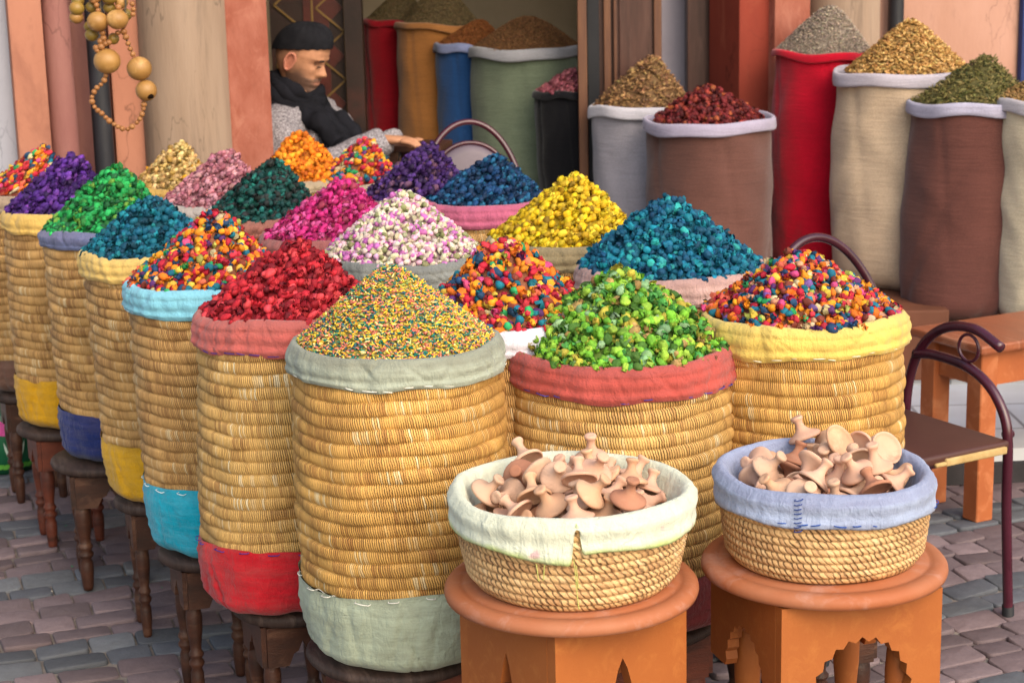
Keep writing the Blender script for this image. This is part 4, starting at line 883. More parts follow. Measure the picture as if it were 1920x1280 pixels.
# ------------------------------------------------------------------ doors
DOOR = mat('brown_door_wood', '4c3028', '3a221c', .4, .4, 5, 60, .25, .003, (8, 8, .8), '5c4038', 3)
DOORL = mat('light_brown_jamb', '6a4630', '54362a', .45, .35, 5, 60, .25, .003, (8, 8, .8))
def vpost(name, px0, px1, Y, m, z0=.14, z1=2.5, dep=.06, label=None, cat=None, parent=None, yaw=0):
    a = at_y(px0, 150, Y); b = at_y(px1, 150, Y); w = b.x - a.x
    o = bm_obj(name, lambda bm: box(bm, (0, 0, 0), (w, dep, z1 - z0)), m, parent, .004, 2)
    o.location = ((a.x + b.x) / 2, Y + dep / 2, (z0 + z1) / 2)
    if label: tag(o, label, cat)
    return o
vpost('grey_wall', 1226, 1400, 7.55, GREY, 0.13, 2.8, .12, 'lilac-grey wall strip behind the grey sack', 'wall')
Yd = 7.15
dj = at_y(1098, 150, Yd)
dr = empty('wooden_door', (dj.x, Yd, .14), R_(0), 'open brown panelled door behind the grey sack', 'door')
bm_obj('stile', lambda bm: [box(bm, (-.012, 0, 1.2), (.035, .07, 2.4))], DOORL, dr, .003)
bm_obj('hinge_edge', lambda bm: [box(bm, (.032, .02, 1.2), (.045, .05, 2.4))], BLACKR, dr)
bm_obj('leaf', lambda bm: [box(bm, (.18, .06, 1.2), (.245, .04, 2.4))], DOOR, dr)
bm_obj('highlight_moulding', lambda bm: [box(bm, (.088, .030, 1.2), (.028, .026, 2.4)), box(bm, (.118, .030, 1.2), (.012, .040, 2.4)), box(bm, (.285, .030, 1.2), (.03, .026, 2.4))], DOORL, dr, .004)  # mouldings in lighter wood; the highlight down the leaf is in their colour
bm_obj('door_panel', lambda bm: [box(bm, (.2, .036, 1.55), (.13, .012, 1.2)), box(bm, (.2, .036, .5), (.13, .012, .7))], DOOR, dr, .004)
vpost('door_frame', 1289, 1347, 7.40, DOOR, .14, 2.5, .10, 'dark brown door frame post left of the shade-coloured reveal', 'door frame')
# ------------------------------------------------------------------ sacks
SG = 'tall cloth sacks of herbs and spices'
def sackcloth(col, col2=None, fuzz=True):
    m, nt, b = newmat('sackcloth', .97, .05); v = vec(nt); c = lin(col)
    a = ramp(nt, noise(nt, v, 5, 6, .6, .5), [(.35, 0.), (.7, 1.)]); cc = mixc(nt, a, c, tuple(x * .78 for x in c))
    hv = vec(nt, 'Object', (1, 1, 9)); s = ramp(nt, noise(nt, hv, 5, 4), [(.45, 0.), (.7, .45)]); cc = mixc(nt, s, cc, tuple(x * .7 for x in c))
    f = noise(nt, v, 260, 2, .6); cc = mixc(nt, ramp(nt, f, [(.4, 0.), (.62, .35)]), cc, tuple(min(1, x * 1.35) for x in c))
    nt.links.new(cc, b.inputs['Base Color']); p = bump(nt, b, f, .5, .002); bump(nt, b, noise(nt, hv, 8, 5, .6, .8), .35, .012, p)
    b.inputs['Sheen Weight'].default_value = .2
    return m
def sack(label, cx, cy, hw, Y, zb, col, rimc, seed, band=.045, taper=.06, sag=.02, lip=None):
    c = at_y(cx, cy, Y); D = (c - Vector((0, 0, H))).length; r = hw * D / F; hh = c.z - zb
    t = empty('sack', (c.x, c.y, zb), 0, label, 'sack', SG)
    pr = []
    for k in range(30):
        s = k / 29; z = (hh - band * .6) * s
        rr = r * (.97 - taper * (1 - s) + .03 * math.sin(PI * s * 1.3)) - .04 * max(0, (.05 - s) / .05)
        pr.append((rr, z))
    w1 = waves(seed, [2, 3], r * .028, 4); w2 = waves(seed + 1, [4, 5, 7], r * .008, 13); w3 = waves(seed + 2, [9, 13], r * .006, 40); zt = waves(seed + 3, [1, 2, 3, 5], .007)
    lean = (np.random.RandomState(seed).rand() - .5) * .05
    def fn(T, Rr, Z, I):
        q = Z / hh; return Rr + w1(T, Z) + w2(T, Z) * (1.2 - q) + w3(T, Z) + .0022 * np.sin(Z * 30 + 3 * np.sin(T * 2 + seed) + 2 * np.sin(T)) + .004 * np.sin(T * 2 + Z * 9 + seed) - .006 * np.exp(-(((T + Z * .6 + seed) % 1.3 - .6) / .05) ** 2) * q - .008 * np.exp(-(((T * .7 - Z * 1.5 + seed * .7) % 1.1 - .5) / .07) ** 2) * (1.1 - q) + .005 * np.exp(-(((T * .5 + Z * 2.6 + seed * .3) % 1.4 - .6) / .10) ** 2) * (1 - abs(2 * q - 1)), Z, lean * (1 - q), 0
    lathe('sack_body', [(1e-4, .001)] + pr, sackcloth(col), t, 110, fn)
    pr = [(r - .022, hh - .05), (r - .016, hh - .02), (r - .011, hh - .003), (r - .005, hh), (r + .001, hh - .003), (r + .004, hh - .010), (r + .005, hh - band * .45), (r + .006, hh - band * .8), (r + .005, hh - band * .97), (r + .002, hh - band), (r - .010, hh - band * .9)]
    w4 = waves(seed + 7, [3, 5, 8], .004, 30)
    lathe('rolled_rim', pr, sackcloth(rimc), t, 110, lambda T, Rr, Z, I: (Rr + w1(T, hh) * .9 + w4(T, Z), Z + zt(T, 0) * (1 + .5 * (I > 4)), 0, 0))
    return c, r, D
def sfill(label, b, apx, apy, size, pal, parts, seed, name='spice_heap', cat='spices', **k):
    return fill(label, b, apx, apy, size, pal, parts, seed, name, cat, **k)
b = sack('bright red cloth sack topped with grey-green herbs', 1542, 93, 92, 6.95, .37, 'a80c24', 'a80c24', 41, .03)
sfill('rounded heap of fine grey-beige seeds in the bright red sack', b, 1556, 14, .010, [('98887a', 3), ('84766a', 3), ('a89a88', 2)], [('grain', 1)], 41, e=.3)
b = sack('cream linen sack with white rim topped with golden roots', 1701, 128, 131, 6.62, .37, 'c0a88e', 'aca4ae', 42, .045)
sfill('heap of golden root chips in the cream linen sack', b, 1705, 40, .014, [('b08850', 3), ('9c7440', 3), ('c8a468', 2), ('84602f', 1)], [('chip', 1)], 42, dens=2.4, wid=.86)
b = sack('dark brown cloth sack with pale lilac rim near the table', 1819, 186, 110, 6.32, .31, '5e3a34', 'a4a0b4', 43, .045, .02)
sfill('heap of dry green leaves in the sack near the table', b, 1846, 108, .019, [('6c6438', 3), ('56522c', 3), ('8c8050', 2), ('4a5030', 1)], [('twig', 1)], 43, dens=3., wid=1.0)
b = sack('off-white cloth sack with white rim cut by the right edge', 1972, 180, 106, 6.18, .31, 'c4b69c', 'b0aab0', 44, .045)
sfill('heap of brown seeds in the off-white sack at the right edge', b, 1985, 130, .012, [('7c6038', 3), ('94744a', 2)], [('chip', 1)], 44)
b = sack('grey cloth sack with pale rim beside the open door', 1205, 192, 100, 7.0, .14, '8c8890', 'b4b0b8', 45, .045)
sfill('heap of brown root shavings in the grey sack', b, 1222, 107, .018, [('8a6844', 3), ('74553a', 3), ('a07e54', 2), ('5c4030', 1)], [('twig', 2), ('chip', 1)], 45, dens=2.6, wid=.93)
b = sack('reddish brown cloth sack with lilac rim before the shade-coloured reveal', 1329, 220, 120, 6.62, .14, '5e3f38', '9c94a8', 46, .045, .0)
sfill('heap of dark red dried peppers in the reddish brown sack', b, 1325, 165, .028, [('6c1c20', 4), ('501418', 3), ('8c3428', 2), ('a0502c', .8)], BR, 46, wid=.84)
b = sack('dark red sack at the back of the shop beside the tiled panel', 735, 36, 55, 8.15, .14, '80101c', '80101c', 47, .03)
sfill('heap of dull green powder in the dark red sack', b, 760, -20, .008, [('5c5038', 1), ('6c5c40', 1)], [('chip', 1)], 47, e=.35)
b = sack('ochre orange sack at the back of the shop', 826, 42, 82, 7.95, .14, '8c5c30', '94643a', 48, .03)
sfill('heap of olive powder in the ochre orange sack', b, 824, -30, .008, [('6c5c40', 1), ('5c5038', 1)], [('chip', 1)], 48, e=.3, wid=.9)
b = sack('blue sack between the ochre and sage green sacks', 880, 80, 66, 7.75, .14, '1c3c68', '70789a', 49, .04)
sfill('heap of orange-brown powder in the blue sack', b, 900, 38, .008, [('7c4c28', 1), ('6c4020', 1)], [('chip', 1)], 49, e=.3)
b = sack('wide sage green sack with pale rim at the back of the shop', 986, 85, 104, 7.6, .14, '606a58', '8c8c92', 50, .045)
sfill('heap of brown powder in the wide sage green sack', b, 990, 32, .008, [('6c4c30', 1), ('5c4028', 1)], [('chip', 1)], 50, e=.4)
b = sack('black sack of pink petals beside the door stile', 1052, 168, 50, 7.25, .14, '0c0c10', '101014', 51, .03)
sfill('heap of dusty pink petals in the black sack', b, 1072, 130, .022, [('80404c', 3), ('94545c', 2)], BR, 51)
# plinth under the right-hand sacks
PL = mat('orange_plinth', '6c4230', '5c3828', .7, .25, 5, 50, .2, .003)
pa_ = at_y(1440, 560, 6.55).x; pb_ = at_y(1722, 560, 6.55).x
for x0_, x1_, zt_, lb_ in ((pa_, pb_, .367, 'orange-brown plinth under the red and cream sacks'), (pb_ + .004, pb_ + 1.0, .307, 'lower orange-brown plinth under the dark brown and off-white sacks')):
    pl = bm_obj('plinth', lambda bm: box(bm, (0, 0, 0), (x1_ - x0_, 1.0, zt_ - .12)), PL, None, .006, 2); pl.location = ((x0_ + x1_) / 2, 6.58, (zt_ + .12) / 2); tag(pl, lb_, 'plinth')
# ------------------------------------------------------------------ hanging beads
WB = mat('pale_gourd', 'a47a42', '8a6232', .45, .4, 12, 40, .1, .002, (1, 1, 1), 'd0a468', 9)
WB2 = mat('olive_gourd', '8a7030', '74602c', .4, .4, 12, 40, .1, .002, (1, 1, 1), '9c6c30', 9)
WB3 = mat('small_wood_bead', '9c6c40', '84542c', .45, .35, 12, 40, .1, .002)
HOLE = mat('hole_dark', '140c08', '1c100a', .9, .05)
YB = 5.35
bs = empty('bead_string', at_y(220, 30, YB), 0, 'hanging string of round gourds and small wooden beads by the black pipe', 'bead string')
def bead(pxx, pyy, rp, m, dy=0, name='bead'):
    p = at_y(pxx, pyy, YB + dy); r = rp * YB / F
    V, T = ico(3); s = random.Random(int(pxx * 7 + pyy)); V = V * np.array([r * s.uniform(.94, 1.04), r * s.uniform(.94, 1.04), r * s.uniform(.9, 1.)])
    o = link(name, np_mesh(name, V, None, T), m, bs); o.location = p - bs.location; return o
bead(201, 115, 25, WB, name='gourd'); bead(261, 129, 23, WB, name='gourd'); gd = bead(274, 170, 20, WB, name='gourd')
h = bead(282, 181, 7, HOLE, -.022, 'hole'); h.scale = (1, .5, .7)
bead(183, 41, 20, WB, -.02, 'gourd'); bead(220, 37, 20, WB, -.02, 'gourd'); bead(144, 16, 14, WB2, .0, 'gourd'); bead(143, 33, 13, WB, .01, 'gourd'); bead(172, 66, 13, WB2, .02, 'gourd'); bead(213, 73, 11, WB2, .02, 'gourd')
bead(172, 14, 12, WB2, .02, 'gourd'); bead(205, 15, 12, WB2, .02, 'gourd'); bead(146, 2, 12, WB2, .02, 'gourd'); bead(205, -6, 16, WB2, 0, 'gourd'); bead(178, -10, 16, WB, 0, 'gourd'); bead(168, 50, 11, WB2, .03, 'gourd'); bead(236, 28, 12, WB2, .03, 'gourd'); bead(228, 4, 13, WB, .02, 'gourd')
path = catmull([Vector((198, 142, 0)), Vector((193, 155, 0)), Vector((180, 167, 0)), Vector((172, 185, 0)), Vector((178, 202, 0)), Vector((192, 214, 0)), Vector((205, 227, 0)), Vector((220, 237, 0)), Vector((236, 243, 0)), Vector((250, 236, 0)), Vector((262, 223, 0)), Vector((268, 208, 0)), Vector((270, 192, 0))], 12)
acc = 0; last = path[0]; k = 0; need = 0
for q in path:
    acc += (q - last).length; last = q
    if acc >= need:
        acc = 0; k += 1; rr = (5.6, 4.6, 5.9, 4.4, 5.0)[k % 5]; need = rr * 1.75; bead(q.x, q.y, rr, WB3)
for x, y, rr in ((240, 82, 5), (244, 92, 5), (249, 102, 5.5), (192, 62, 6), (194, 72, 6), (198, 82, 6), (188, 78, 6), (232, 60, 6.5), (236, 70, 6), (180, 90, 6), (190, 88, 7), (232, 48, 5.5), (248, 8, 5), (250, 18, 5), (249, 27, 5), (176, 2, 6), (181, 10, 5.5), (222, 14, 6), (226, 22, 5), (244, -4, 5), (181, 0, 5), (184, 20, 5), (221, 62, 5), (204, 80, 6), (182, 95, 5)):
    bead(x, y, rr, WB3, -.01)
tubes('cord', [([at_y(a, b_2, YB) - bs.location for a, b_2 in ((200, 90), (190, 40), (185, -40), (190, -900))], .003), ([at_y(a, b_2, YB) - bs.location for a, b_2 in ((250, 102), (240, 80), (231, 60), (232, 40), (236, 10), (200, -900))], .003)], thread('5c5448'), bs, 6)
# ------------------------------------------------------------------ painted pot at lower left
POTB = mat('deep_green_glaze', '14603c', '0e4a30', .3, .5, 8, 60, .1, .002)
ROSEP = mat('pink_glaze', 'c83c8c', 'e088b8', .35, .4, 20, 60, .1, .002)
WHG = mat('white_glaze', 'c8d0c8', 'a8c0a8', .35, .4)
LIMEG = mat('lime_glaze', '5c9c34', '3c7c2c', .35, .4)
pp = at_z(15, 875, .0)
pot = empty('painted_pot', pp, 0, 'green pot painted with a pink lotus at the lower left edge', 'pot')
Dp = 5.7; rp_ = .10
lathe('pot_body', [(1e-4, 0), (.085, 0), (.095, .03), (.10, .10), (.098, .19), (.09, .205), (.082, .20), (.08, .12), (1e-4, .11)], POTB, pot, 48)
def petal_strip(bm, a0, z0, a1, z1, w, r=.1025):
    import bmesh
    L = []; Rr = []
    for k in range(9):
        t = k / 8; ww = w * math.sin(PI * t); a = a0 + (a1 - a0) * t; z = z0 + (z1 - z0) * t
        dirv = Vector((a1 - a0, (z1 - z0) / r, 0)).normalized(); pn = Vector((-dirv.y, dirv.x, 0))
        for s, lst in ((1, L), (-1, Rr)):
            aa = a + pn.x * s * ww / r; zz = z + pn.y * s * ww; lst.append(bm.verts.new((r * math.cos(aa), r * math.sin(aa), zz)))
    for k in range(8):
        try: bm.faces.new((L[k], L[k + 1], Rr[k + 1], Rr[k]))
        except Exception: pass
bm_obj('lotus_petals', lambda bm: [petal_strip(bm, R_(290), .13, R_(290 + d), .13 + e2, .011) for d, e2 in ((-28, .03), (-14, .055), (0, .065), (14, .05), (26, .02))] + [petal_strip(bm, R_(250), .10, R_(250 + d), .10 + e2, .010) for d, e2 in ((-20, .03), (0, .05), (20, .03))], ROSEP, pot)
bm_obj('white_leaves', lambda bm: [petal_strip(bm, R_(290 + d0), .05, R_(290 + d1), .11, .004, .1035) for d0, d1 in ((-20, -34), (0, -8), (20, 30), (-50, -52))], WHG, pot)
bm_obj('lime_band', lambda bm: [petal_strip(bm, R_(a), .02, R_(a + 14), .035, .008, .1015) for a in range(200, 340, 11)], LIMEG, pot)
# ------------------------------------------------------------------ the seated man
SKIN = attr_mat('skin', .6, .3, .35, 55, bst=.35)
BLACKC = mat('black_knit', '18181c', '222226', .95, .1, 30, 300, .5, .002)
SCARFM = mat('black_scarf', '141418', '1e1e24', .95, .1, 12, 120, .6, .004)
m, nt, b_ = newmat('speckled_grey_wool', .97, .05); v = vec(nt)
sp = ramp(nt, noise(nt, v, 150, 3, .8), [(.40, lin('5c585c')), (.5, lin('7e787c')), (.6, lin('a49ea2'))]); nt.links.new(sp, b_.inputs['Base Color']); bump(nt, b_, noise(nt, v, 110, 3), .6, .004); WOOL = m
TROU = mat('dark_trousers', '242428', '1c1c20', .95, .1)
YM = 6.88
hp = at_y(565, 108, YM)          # head centre
MX, MY, MZ = hp.x, hp.y, hp.z
man = empty('person', (MX - .03, MY, .13), R_(-20), 'man in black knit cap, black scarf and speckled grey jacket, looking down', 'person')
def lerp(tab, z):
    xs = [a for a, _ in tab]; ys_ = [b for _, b in tab]; return np.interp(z, xs, ys_)
man.scale = (1.06,) * 3
hz = (MZ - .13) / 1.06             # head centre height in man's frame
def head_arrays():
    fr = [(-.125, .030), (-.118, .066), (-.108, .083), (-.098, .0865), (-.086, .080), (-.076, .0835), (-.070, .0860), (-.066, .0830), (-.060, .0860), (-.052, .0825), (-.040, .080), (-.02, .081), (0, .079), (.012, .084), (.022, .090), (.04, .090), (.06, .086), (.08, .073), (.10, .052), (.115, .026), (.121, .001)]
    bk = [(-.125, .02), (-.10, .035), (-.08, .055), (-.05, .078), (-.02, .093), (.02, .1), (.06, .093), (.09, .072), (.11, .038), (.121, .001)]
    wd = [(-.125, .022), (-.115, .036), (-.10, .047), (-.08, .056), (-.05, .066), (-.02, .072), (.02, .076), (.05, .074), (.08, .062), (.10, .045), (.115, .022), (.121, .001)]
    zs = np.concatenate([np.linspace(-.125, .05, 50), np.linspace(.056, .121, 16)]); n = len(zs); seg = 72
    th = np.arange(seg) / seg * TAU; T, Z = np.meshgrid(th, zs)
    f, bq, w = lerp(fr, Z), lerp(bk, Z), lerp(wd, Z)
    cx = np.cos(T); X = np.where(cx > 0, f, bq) * np.sign(cx) * np.abs(cx) ** .82; Y = w * np.sign(np.sin(T)) * np.abs(np.sin(T)) ** .9
    front = np.clip(cx, 0, 1)
    g = lambda v, s: np.exp(-(v / s) ** 2)
    nose = lerp([(-.05, 0), (-.044, .012), (-.036, .026), (-.028, .027), (-.015, .018), (.0, .010), (.012, .004), (.02, 0)], Z)
    X = X + nose * g(Y, .010 + .006 * g(Z + .036, .012)) * (front > .5)
    ya = np.abs(Y)
    X = X - .013 * g(ya - .030, .013) * g(Z - .004, .010) * (front > .3)           # sockets
    X = X + .006 * g(ya - .030, .009) * g(Z - .001, .006) * (front > .3)           # lids
    X = X + .005 * g(ya - .028, .020) * g(Z - .019, .006) * (front > .3)           # brow
    X = X + .004 * g(ya - .042, .014) * g(Z + .022, .014) * (front > .2)           # cheekbone
    X = X - .004 * g(ya - .018, .006) * g(Z + .052, .012) * (front > .4)           # nasolabial
    X = X - .003 * g(Z + .066, .0022) * g(Y, .020) * (front > .4)                  # mouth line
    # neck
    V = np.stack([X, Y, Z], -1).reshape(-1, 3)
    Q = []
    for i in range(n - 1):
        for j in range(seg): Q.append((i * seg + j, i * seg + (j + 1) % seg, (i + 1) * seg + (j + 1) % seg, (i + 1) * seg + j))
    sk = np.array(lin('b88464')); st_ = np.array(lin('3c3434')); lipc = np.array(lin('a06658')); hair = np.array(lin('6c5448'))
    stub = (g(Z + .088, .034) * (Z < -.05) * (cx > -.2) + .9 * g(Z + .055, .008) * g(Y, .026) * (cx > .3) + .95 * g(Z + .06, .035) * g(X - .025, .035) * (ya > .035)).clip(0, .8)
    stub = stub * (1 - g(Z + .068, .006) * g(Y, .020) * (cx > .5))
    Cc = sk * (1 - stub[..., None]) + st_ * stub[..., None]
    lp = (g(Z + .067, .006) * g(Y, .020) * (cx > .6)).clip(0, .7)[..., None]; Cc = Cc * (1 - lp) + lipc * lp
    hh_ = (((cx < .25) & (Z > -.04) & (ya > .02)) * g(Z - .02, .05) * .45 * (cx < .15))[..., None]; Cc = Cc * (1 - hh_) + hair * hh_
    eye = (g(ya - .032, .011) * g(Z + .0, .0045) * (cx > .4)).clip(0, .75)[..., None]; Cc = Cc * (1 - eye) + np.array(lin('4a2e26')) * eye
    return V, Q, Cc.reshape(-1, 3)
hV, hQ, hC = head_arrays()
HR = Matrix.Translation((.035, 0, hz)) @ Matrix.Rotation(R_(19), 4, 'Y')
def xf(V, Mx): return np.array([tuple(Mx @ Vector(v)) for v in V])
# skinned body in one surface: torso, arms, legs, hands with fingers
def skin_mesh(nodes, edges, sub=2):
    me = bpy.data.meshes.new('sk'); me.from_pydata([n[0] for n in nodes], edges, []); o = bpy.data.objects.new('sk', me); C.objects.link(o)
    md = o.modifiers.new('Skin', 'SKIN'); md.use_smooth_shade = True
    for i, n in enumerate(nodes):
        r = n[1]; me.skin_vertices[0].data[i].radius = (r, r) if not hasattr(r, '__len__') else r
    me.skin_vertices[0].data[0].use_root = True
    s = o.modifiers.new('Sub', 'SUBSURF'); s.levels = sub; s.render_levels = sub
    dg = bpy.context.evaluated_depsgraph_get(); ev = o.evaluated_get(dg).to_mesh()
    V = np.array([v.co[:] for v in ev.vertices]); Fc = [tuple(p.vertices) for p in ev.polygons]
    o.evaluated_get(dg).to_mesh_clear(); bpy.data.objects.remove(o); return V, Fc
sh = hz - .17     # shoulder height
wr_z = hz - .275
nodes = [((-.06, 0, .42), (.15, .13)), ((-.05, 0, .58), .13), ((-.01, 0, sh - .13), .12), ((.01, 0, sh - .05), .07), ((.02, 0, hz - .11), .050), ((.03, 0, hz - .05), .048)]
edges = [(0, 1), (1, 2), (2, 3), (3, 4), (4, 5)]
def arm(sy, el, wr):
    b0 = len(nodes); nodes.extend([((0, sy * .13, sh - .06), .05), ((.0, sy * .18, sh - .10), .042), (el, .036), (((el[0] + wr[0]) / 2, (el[1] + wr[1]) / 2, (el[2] + wr[2]) / 2), .034), (wr, .023)])
    edges.extend([(3, b0), (b0, b0 + 1), (b0 + 1, b0 + 2), (b0 + 2, b0 + 3), (b0 + 3, b0 + 4)]); return b0 + 4
EL = (.13, -.25, sh - .25); WR = (.385, -.10, wr_z)
w0 = arm(-1, EL, WR)
EL2 = (.12, .24, sh - .28); WR2 = (.31, .15, wr_z - .03); w1_ = arm(1, EL2, WR2)
for sy in (-1, 1):
    b0 = len(nodes); nodes.extend([((.02, sy * .10, .42), .085), ((.36, sy * .13, .44), .06), ((.38, sy * .13, .24), .048), ((.36, sy * .13, .07), .034), ((.44, sy * .13, .035), .034), ((.50, sy * .13, .03), .028)])
    edges.extend([(0, b0), (b0, b0 + 1), (b0 + 1, b0 + 2), (b0 + 2, b0 + 3), (b0 + 3, b0 + 4), (b0 + 4, b0 + 5)])
bV, bF = skin_mesh(nodes, edges)
def hand(wr, sy):
    """palm and five fingers, pointing along +x, thumb toward the body's middle"""
    parts = []; w = Vector(wr)
    pal = [(w + Vector((-.02, 0, 0)), .022), (w + Vector((.03, 0, .003)), (.034, .016)), (w + Vector((.075, 0, .0)), (.038, .014))]
    V, Fc = skin_mesh([(tuple(a), r) for a, r in pal], [(0, 1), (1, 2)], 2); parts.append((V, Fc))
    for k, (oy, L) in enumerate(((-.030, .068), (-.010, .078), (.010, .074), (.029, .058))):
        p0 = w + Vector((.070, oy, .002)); bend = .25 + .08 * k
        pts = [p0]; a = .12
        for seg in (.45, .32, .23): pts.append(pts[-1] + Vector((math.cos(a), oy * .6, -math.sin(a))) * L * seg); a += bend
        V, Fc = skin_mesh([(tuple(q), r) for q, r in zip(pts, (.0095, .0088, .0082, .0068))], [(0, 1), (1, 2), (2, 3)], 1); parts.append((V, Fc))
    t = w + Vector((.015, -sy * .024, -.004)); pts = [t, t + Vector((.025, -sy * .020, -.006)), t + Vector((.050, -sy * .026, -.014)), t + Vector((.068, -sy * .024, -.022))]
    V, Fc = skin_mesh([(tuple(q), r) for q, r in zip(pts, (.013, .011, .0095, .0078))], [(0, 1), (1, 2), (2, 3)], 1); parts.append((V, Fc))
    return parts
allp = [(bV, bF, None), (xf(hV, HR), hQ, hC)] + [(a, f, None) for a, f in hand(WR, -1)] + [(a, f, None) for a, f in hand(WR2, 1)]
# ear
def ear(sy):
    V = []; Q = []; n1, n2 = 20, 8
    for i in range(n1):
        a = TAU * i / n1; cx_, cz_ = .017 * math.cos(a) * (1 if math.sin(a) > 0 else .75), .031 * math.sin(a)
        for j in range(n2):
            bq = TAU * j / n2; V.append((cx_ + .0052 * math.cos(bq) * math.cos(a) - .006, sy * (.079 + .006 * math.cos(a + PI) + .006 * math.sin(bq)), cz_ + .0052 * math.cos(bq) * math.sin(a) - .012))
    for i in range(n1):
        for j in range(n2): Q.append((i * n2 + j, i * n2 + (j + 1) % n2, ((i + 1) % n1) * n2 + (j + 1) % n2, ((i + 1) % n1) * n2 + j))
    o = len(V); V.append((-.006, sy * .0745, -.012))
    inner = []
    for i in range(n1):
        a = TAU * i / n1; V.append((.0155 * math.cos(a) - .006, sy * .0765, .029 * math.sin(a) - .012)); inner.append(len(V) - 1)
    F_ = Q + [(o, inner[i], inner[(i + 1) % n1]) for i in range(n1)]
    return np.array(V), F_
for sy in (-1, 1):
    v_, f_ = ear(sy); allp.append((xf(v_, HR @ Matrix.Rotation(R_(8), 4, 'Y')), f_, np.repeat([lin('b87862')], len(v_), 0)))
V = []; Q = []; T = []; Cc = []; off = 0
for v_, f_, c_ in allp:
    V.append(np.asarray(v_)); Cc.append(c_ if c_ is not None else np.repeat([lin('b88464')], len(v_), 0))
    for f in f_:
        (Q if len(f) == 4 else T).append(tuple(i + off for i in f))
    off += len(v_)
body = link('body', np_mesh('body', np.concatenate(V), Q, T or None, None, np.concatenate(Cc)), SKIN, man)
# eyebrow strips
eb = []
for sy in (-1, 1): eb.append(([HR @ Vector((.091 - .25 * max(0, yy - .02), sy * yy, .017 + .10 * (yy - .012) - (.0 if yy < .04 else .006))) for yy in (.014, .024, .034, .044)], [.0025, .0040, .0036, .0016]))
tubes('eyebrows', eb, mat('eyebrow_hair', '2c201c'), body, 6)
el_ = []
for sy in (-1, 1): el_.append(([HR @ Vector((.0865 - .30 * max(0, yy - .022), sy * yy, -.0035 - .05 * abs(yy - .03))) for yy in (.020, .027, .034, .041)], [.0012, .0030, .0030, .0012]))
tubes('eyelashes', el_, mat('lash_dark', '1c1412'), body, 6)
# cap
cp = []
for k in range(16):
    t = k / 15; a = t * PI / 2; cp.append((max(1e-4, math.cos(a) ** .8), math.sin(a)))
cp = [(.97, -.03), (1.0, -.03)] + cp
capo = lathe('knit_cap', [(r_, z_) for r_, z_ in cp], BLACKC, man, 64, lambda T, Rr, Z, I: (Rr, Z, 0, 0))
for vtx in capo.data.vertices:
    x, y, z = vtx.co; vtx.co = HR @ Vector((-.010 + x * .108, y * .083, .034 + .034 * x + z * (.094 - .006 * x) + .002 * math.sin(20 * math.atan2(y, x))))
# scarf
lp = []
for k_, (zo, rx, ry, tr, tl_) in enumerate([(-.075, .078, .082, .024, 24), (-.098, .088, .094, .027, 27), (-.125, .098, .108, .030, 25), (-.150, .108, .122, .031, 29), (-.172, .116, .136, .030, 26)]):
    Mx = Matrix.Translation((.008, 0, hz + zo - .022)) @ Matrix.Rotation(R_(tl_ + 3), 4, 'Y')
    lp.append(([Mx @ Vector((rx * math.cos(TAU * q / 44), ry * math.sin(TAU * q / 44), .008 * math.sin(3 * TAU * q / 44 + k_ * 1.3))) for q in range(44)], [tr * (1 + .16 * math.sin(4 * TAU * q / 44 + k_ * 2)) for q in range(44)], True))
for k_, (yo, xo, L_) in enumerate([(-.030, .0, 1.), (-.068, .006, 1.05), (-.100, .0, .96), (-.125, -.016, .85), (.01, .01, .9)]):
    tp = catmull([(.03 + xo, yo * .6, hz - .150), (.115 + xo, yo * .9, hz - .205), (.165 + xo, yo, hz - .25 * L_), (.205 + xo, yo * 1.05, hz - .30 * L_), (.235 + xo, yo * 1.05, hz - .335 * L_)], 7)
    lp.append((tp, [(.024 + .009 * min(1, i_ / 8)) * (1 + .10 * math.sin(i_ * .8 + k_)) for i_ in range(len(tp))]))
sc = tubes('scarf', lp, SCARFM, man, 18)
rn_ = np.random.RandomState(3)
for vtx in sc.data.vertices:
    x, y, z = vtx.co; vtx.co.x += .003 * math.sin(y * 130 + z * 60); vtx.co.z += .003 * math.sin(x * 110 + y * 70)
# jacket
jn = [((-.06, 0, .40), (.24, .21)), ((-.05, 0, .58), .215), ((-.01, 0, sh - .13), .215), ((.005, 0, sh - .03), .16), ((.01, 0, sh + .03), .10)]
je = [(0, 1), (1, 2), (2, 3), (3, 4)]
for sy, el, wr in ((-1, EL, WR), (1, EL2, WR2)):
    b0 = len(jn); L3 = lambda a, b_, t: tuple(x + (y - x) * t for x, y in zip(a, b_)); s0 = (.01, sy * .20, sh - .075)
    jn += [((-.0, sy * .12, sh - .035), .11), (s0, .100), (L3(s0, el, .5), .088), (el, .084), (L3(el, wr, .35), .078), (L3(el, wr, .7), .066), (L3(el, wr, .96), .056), (L3(el, wr, 1.07), .048)]
    je += [(3, b0)] + [(b0 + i, b0 + i + 1) for i in range(7)]
jV, jF = skin_mesh(jn, je, 2)
rj = np.random.RandomState(8); jV = jV + .006 * np.sin(jV[:, [2]] * 55 + jV[:, [0]] * 30) * np.array([[1, 0, .6]]) + .004 * np.sin(jV[:, [1]] * 70 + jV[:, [0]] * 45)
jq = [f for f in jF if len(f) == 4]; jt = [f for f in jF if len(f) == 3]
link('jacket', np_mesh('jacket', jV, jq, jt or None), WOOL, man)
tn = [((-.06, 0, .42), (.165, .14))]; te = []
for sy in (-1, 1):
    b0 = len(tn); tn += [((.02, sy * .10, .42), .10), ((.36, sy * .13, .44), .078), ((.38, sy * .13, .24), .064), ((.36, sy * .13, .09), .056)]; te += [(0, b0), (b0, b0 + 1), (b0 + 1, b0 + 2), (b0 + 2, b0 + 3)]
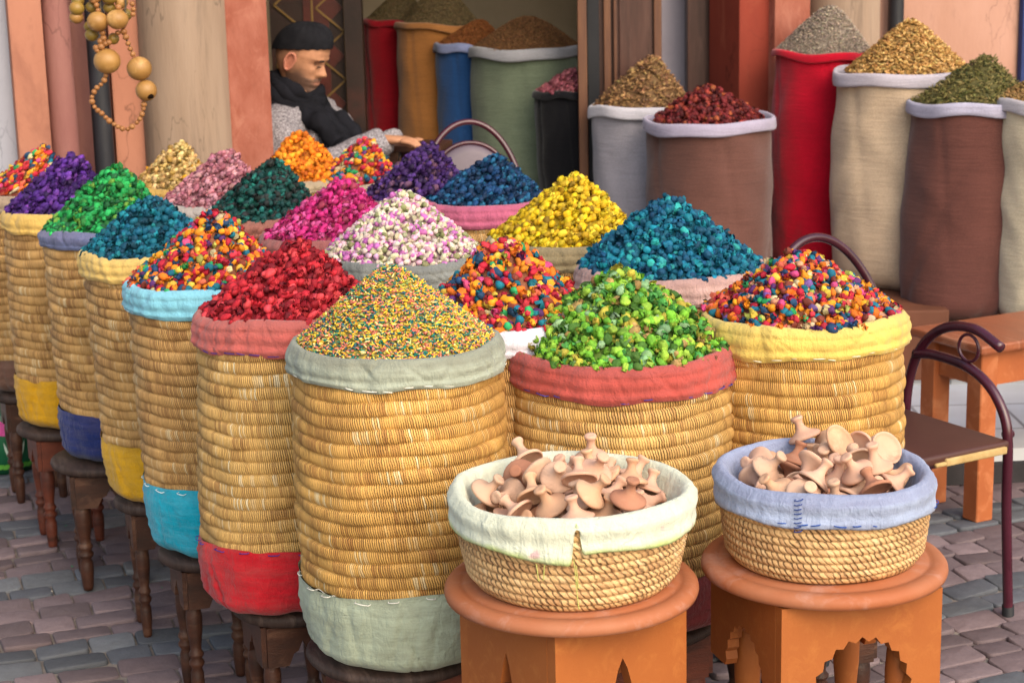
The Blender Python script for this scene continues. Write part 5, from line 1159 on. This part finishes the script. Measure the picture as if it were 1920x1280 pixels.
tV, tF = skin_mesh(tn, te, 2); link('trousers', np_mesh('trousers', tV, [f for f in tF if len(f) == 4], [f for f in tF if len(f) == 3] or None), TROU, man)
# seat and little counter the man uses (hidden behind the flower heaps)
o = copy_tree(protoA); o.location = (man.location.x - .06, man.location.y + .02, .13); o.rotation_euler.z = .3; o.scale = (1.1, 1.1, .95); o['label'] = 'dark stool the man in the cap sits on'
ct = at_y(775, 290, YM - .12)
cnt = empty('counter', (ct.x, ct.y, .13), R_(-10), 'small dark counter under the hands of the seated man', 'counter')
hzc = MZ - .285 - .035 - .13
bm_obj('counter_top', lambda bm: box(bm, (.02, 0.04, hzc - .012), (.20, .22, .022)), DARK, cnt, .003)
for lx in (-.06, .10):
    for ly in (-.05, .13): bm_obj('leg', lambda bm, lx=lx, ly=ly: box(bm, (lx, ly, hzc / 2 - .0125), (.03, .03, hzc - .025)), DARK, cnt)
# ------------------------------------------------------------------ light
SUN_EL = R_(38); SUN_AZ = R_(150)   # compass-like: sun behind the camera, to its right
w = bpy.data.worlds.new('World'); S.world = w; w.use_nodes = True; nt = w.node_tree
sky = nt.nodes.new('ShaderNodeTexSky'); sky.sky_type = 'NISHITA'; sky.sun_disc = False; sky.sun_elevation = SUN_EL; sky.sun_rotation = SUN_AZ
sky.air_density = 1.6; sky.dust_density = 4.0; sky.ozone_density = 1.
nt.links.new(sky.outputs[0], nt.nodes['Background'].inputs[0]); nt.nodes['Background'].inputs[1].default_value = .15
sl = bpy.data.lights.new('sun', 'SUN'); sl.energy = 1.45; sl.angle = R_(75); sl.color = (1, .95, .87)
so = bpy.data.objects.new('sun', sl); C.objects.link(so)
dv = Vector((math.sin(SUN_AZ) * math.cos(SUN_EL), math.cos(SUN_AZ) * math.cos(SUN_EL), math.sin(SUN_EL)))
so.rotation_euler = dv.to_track_quat('Z', 'Y').to_euler()
S.view_settings.view_transform = 'Standard'; S.view_settings.look = 'None'; S.view_settings.exposure = .76; S.view_settings.gamma = 1
S.cycles.max_bounces = 6
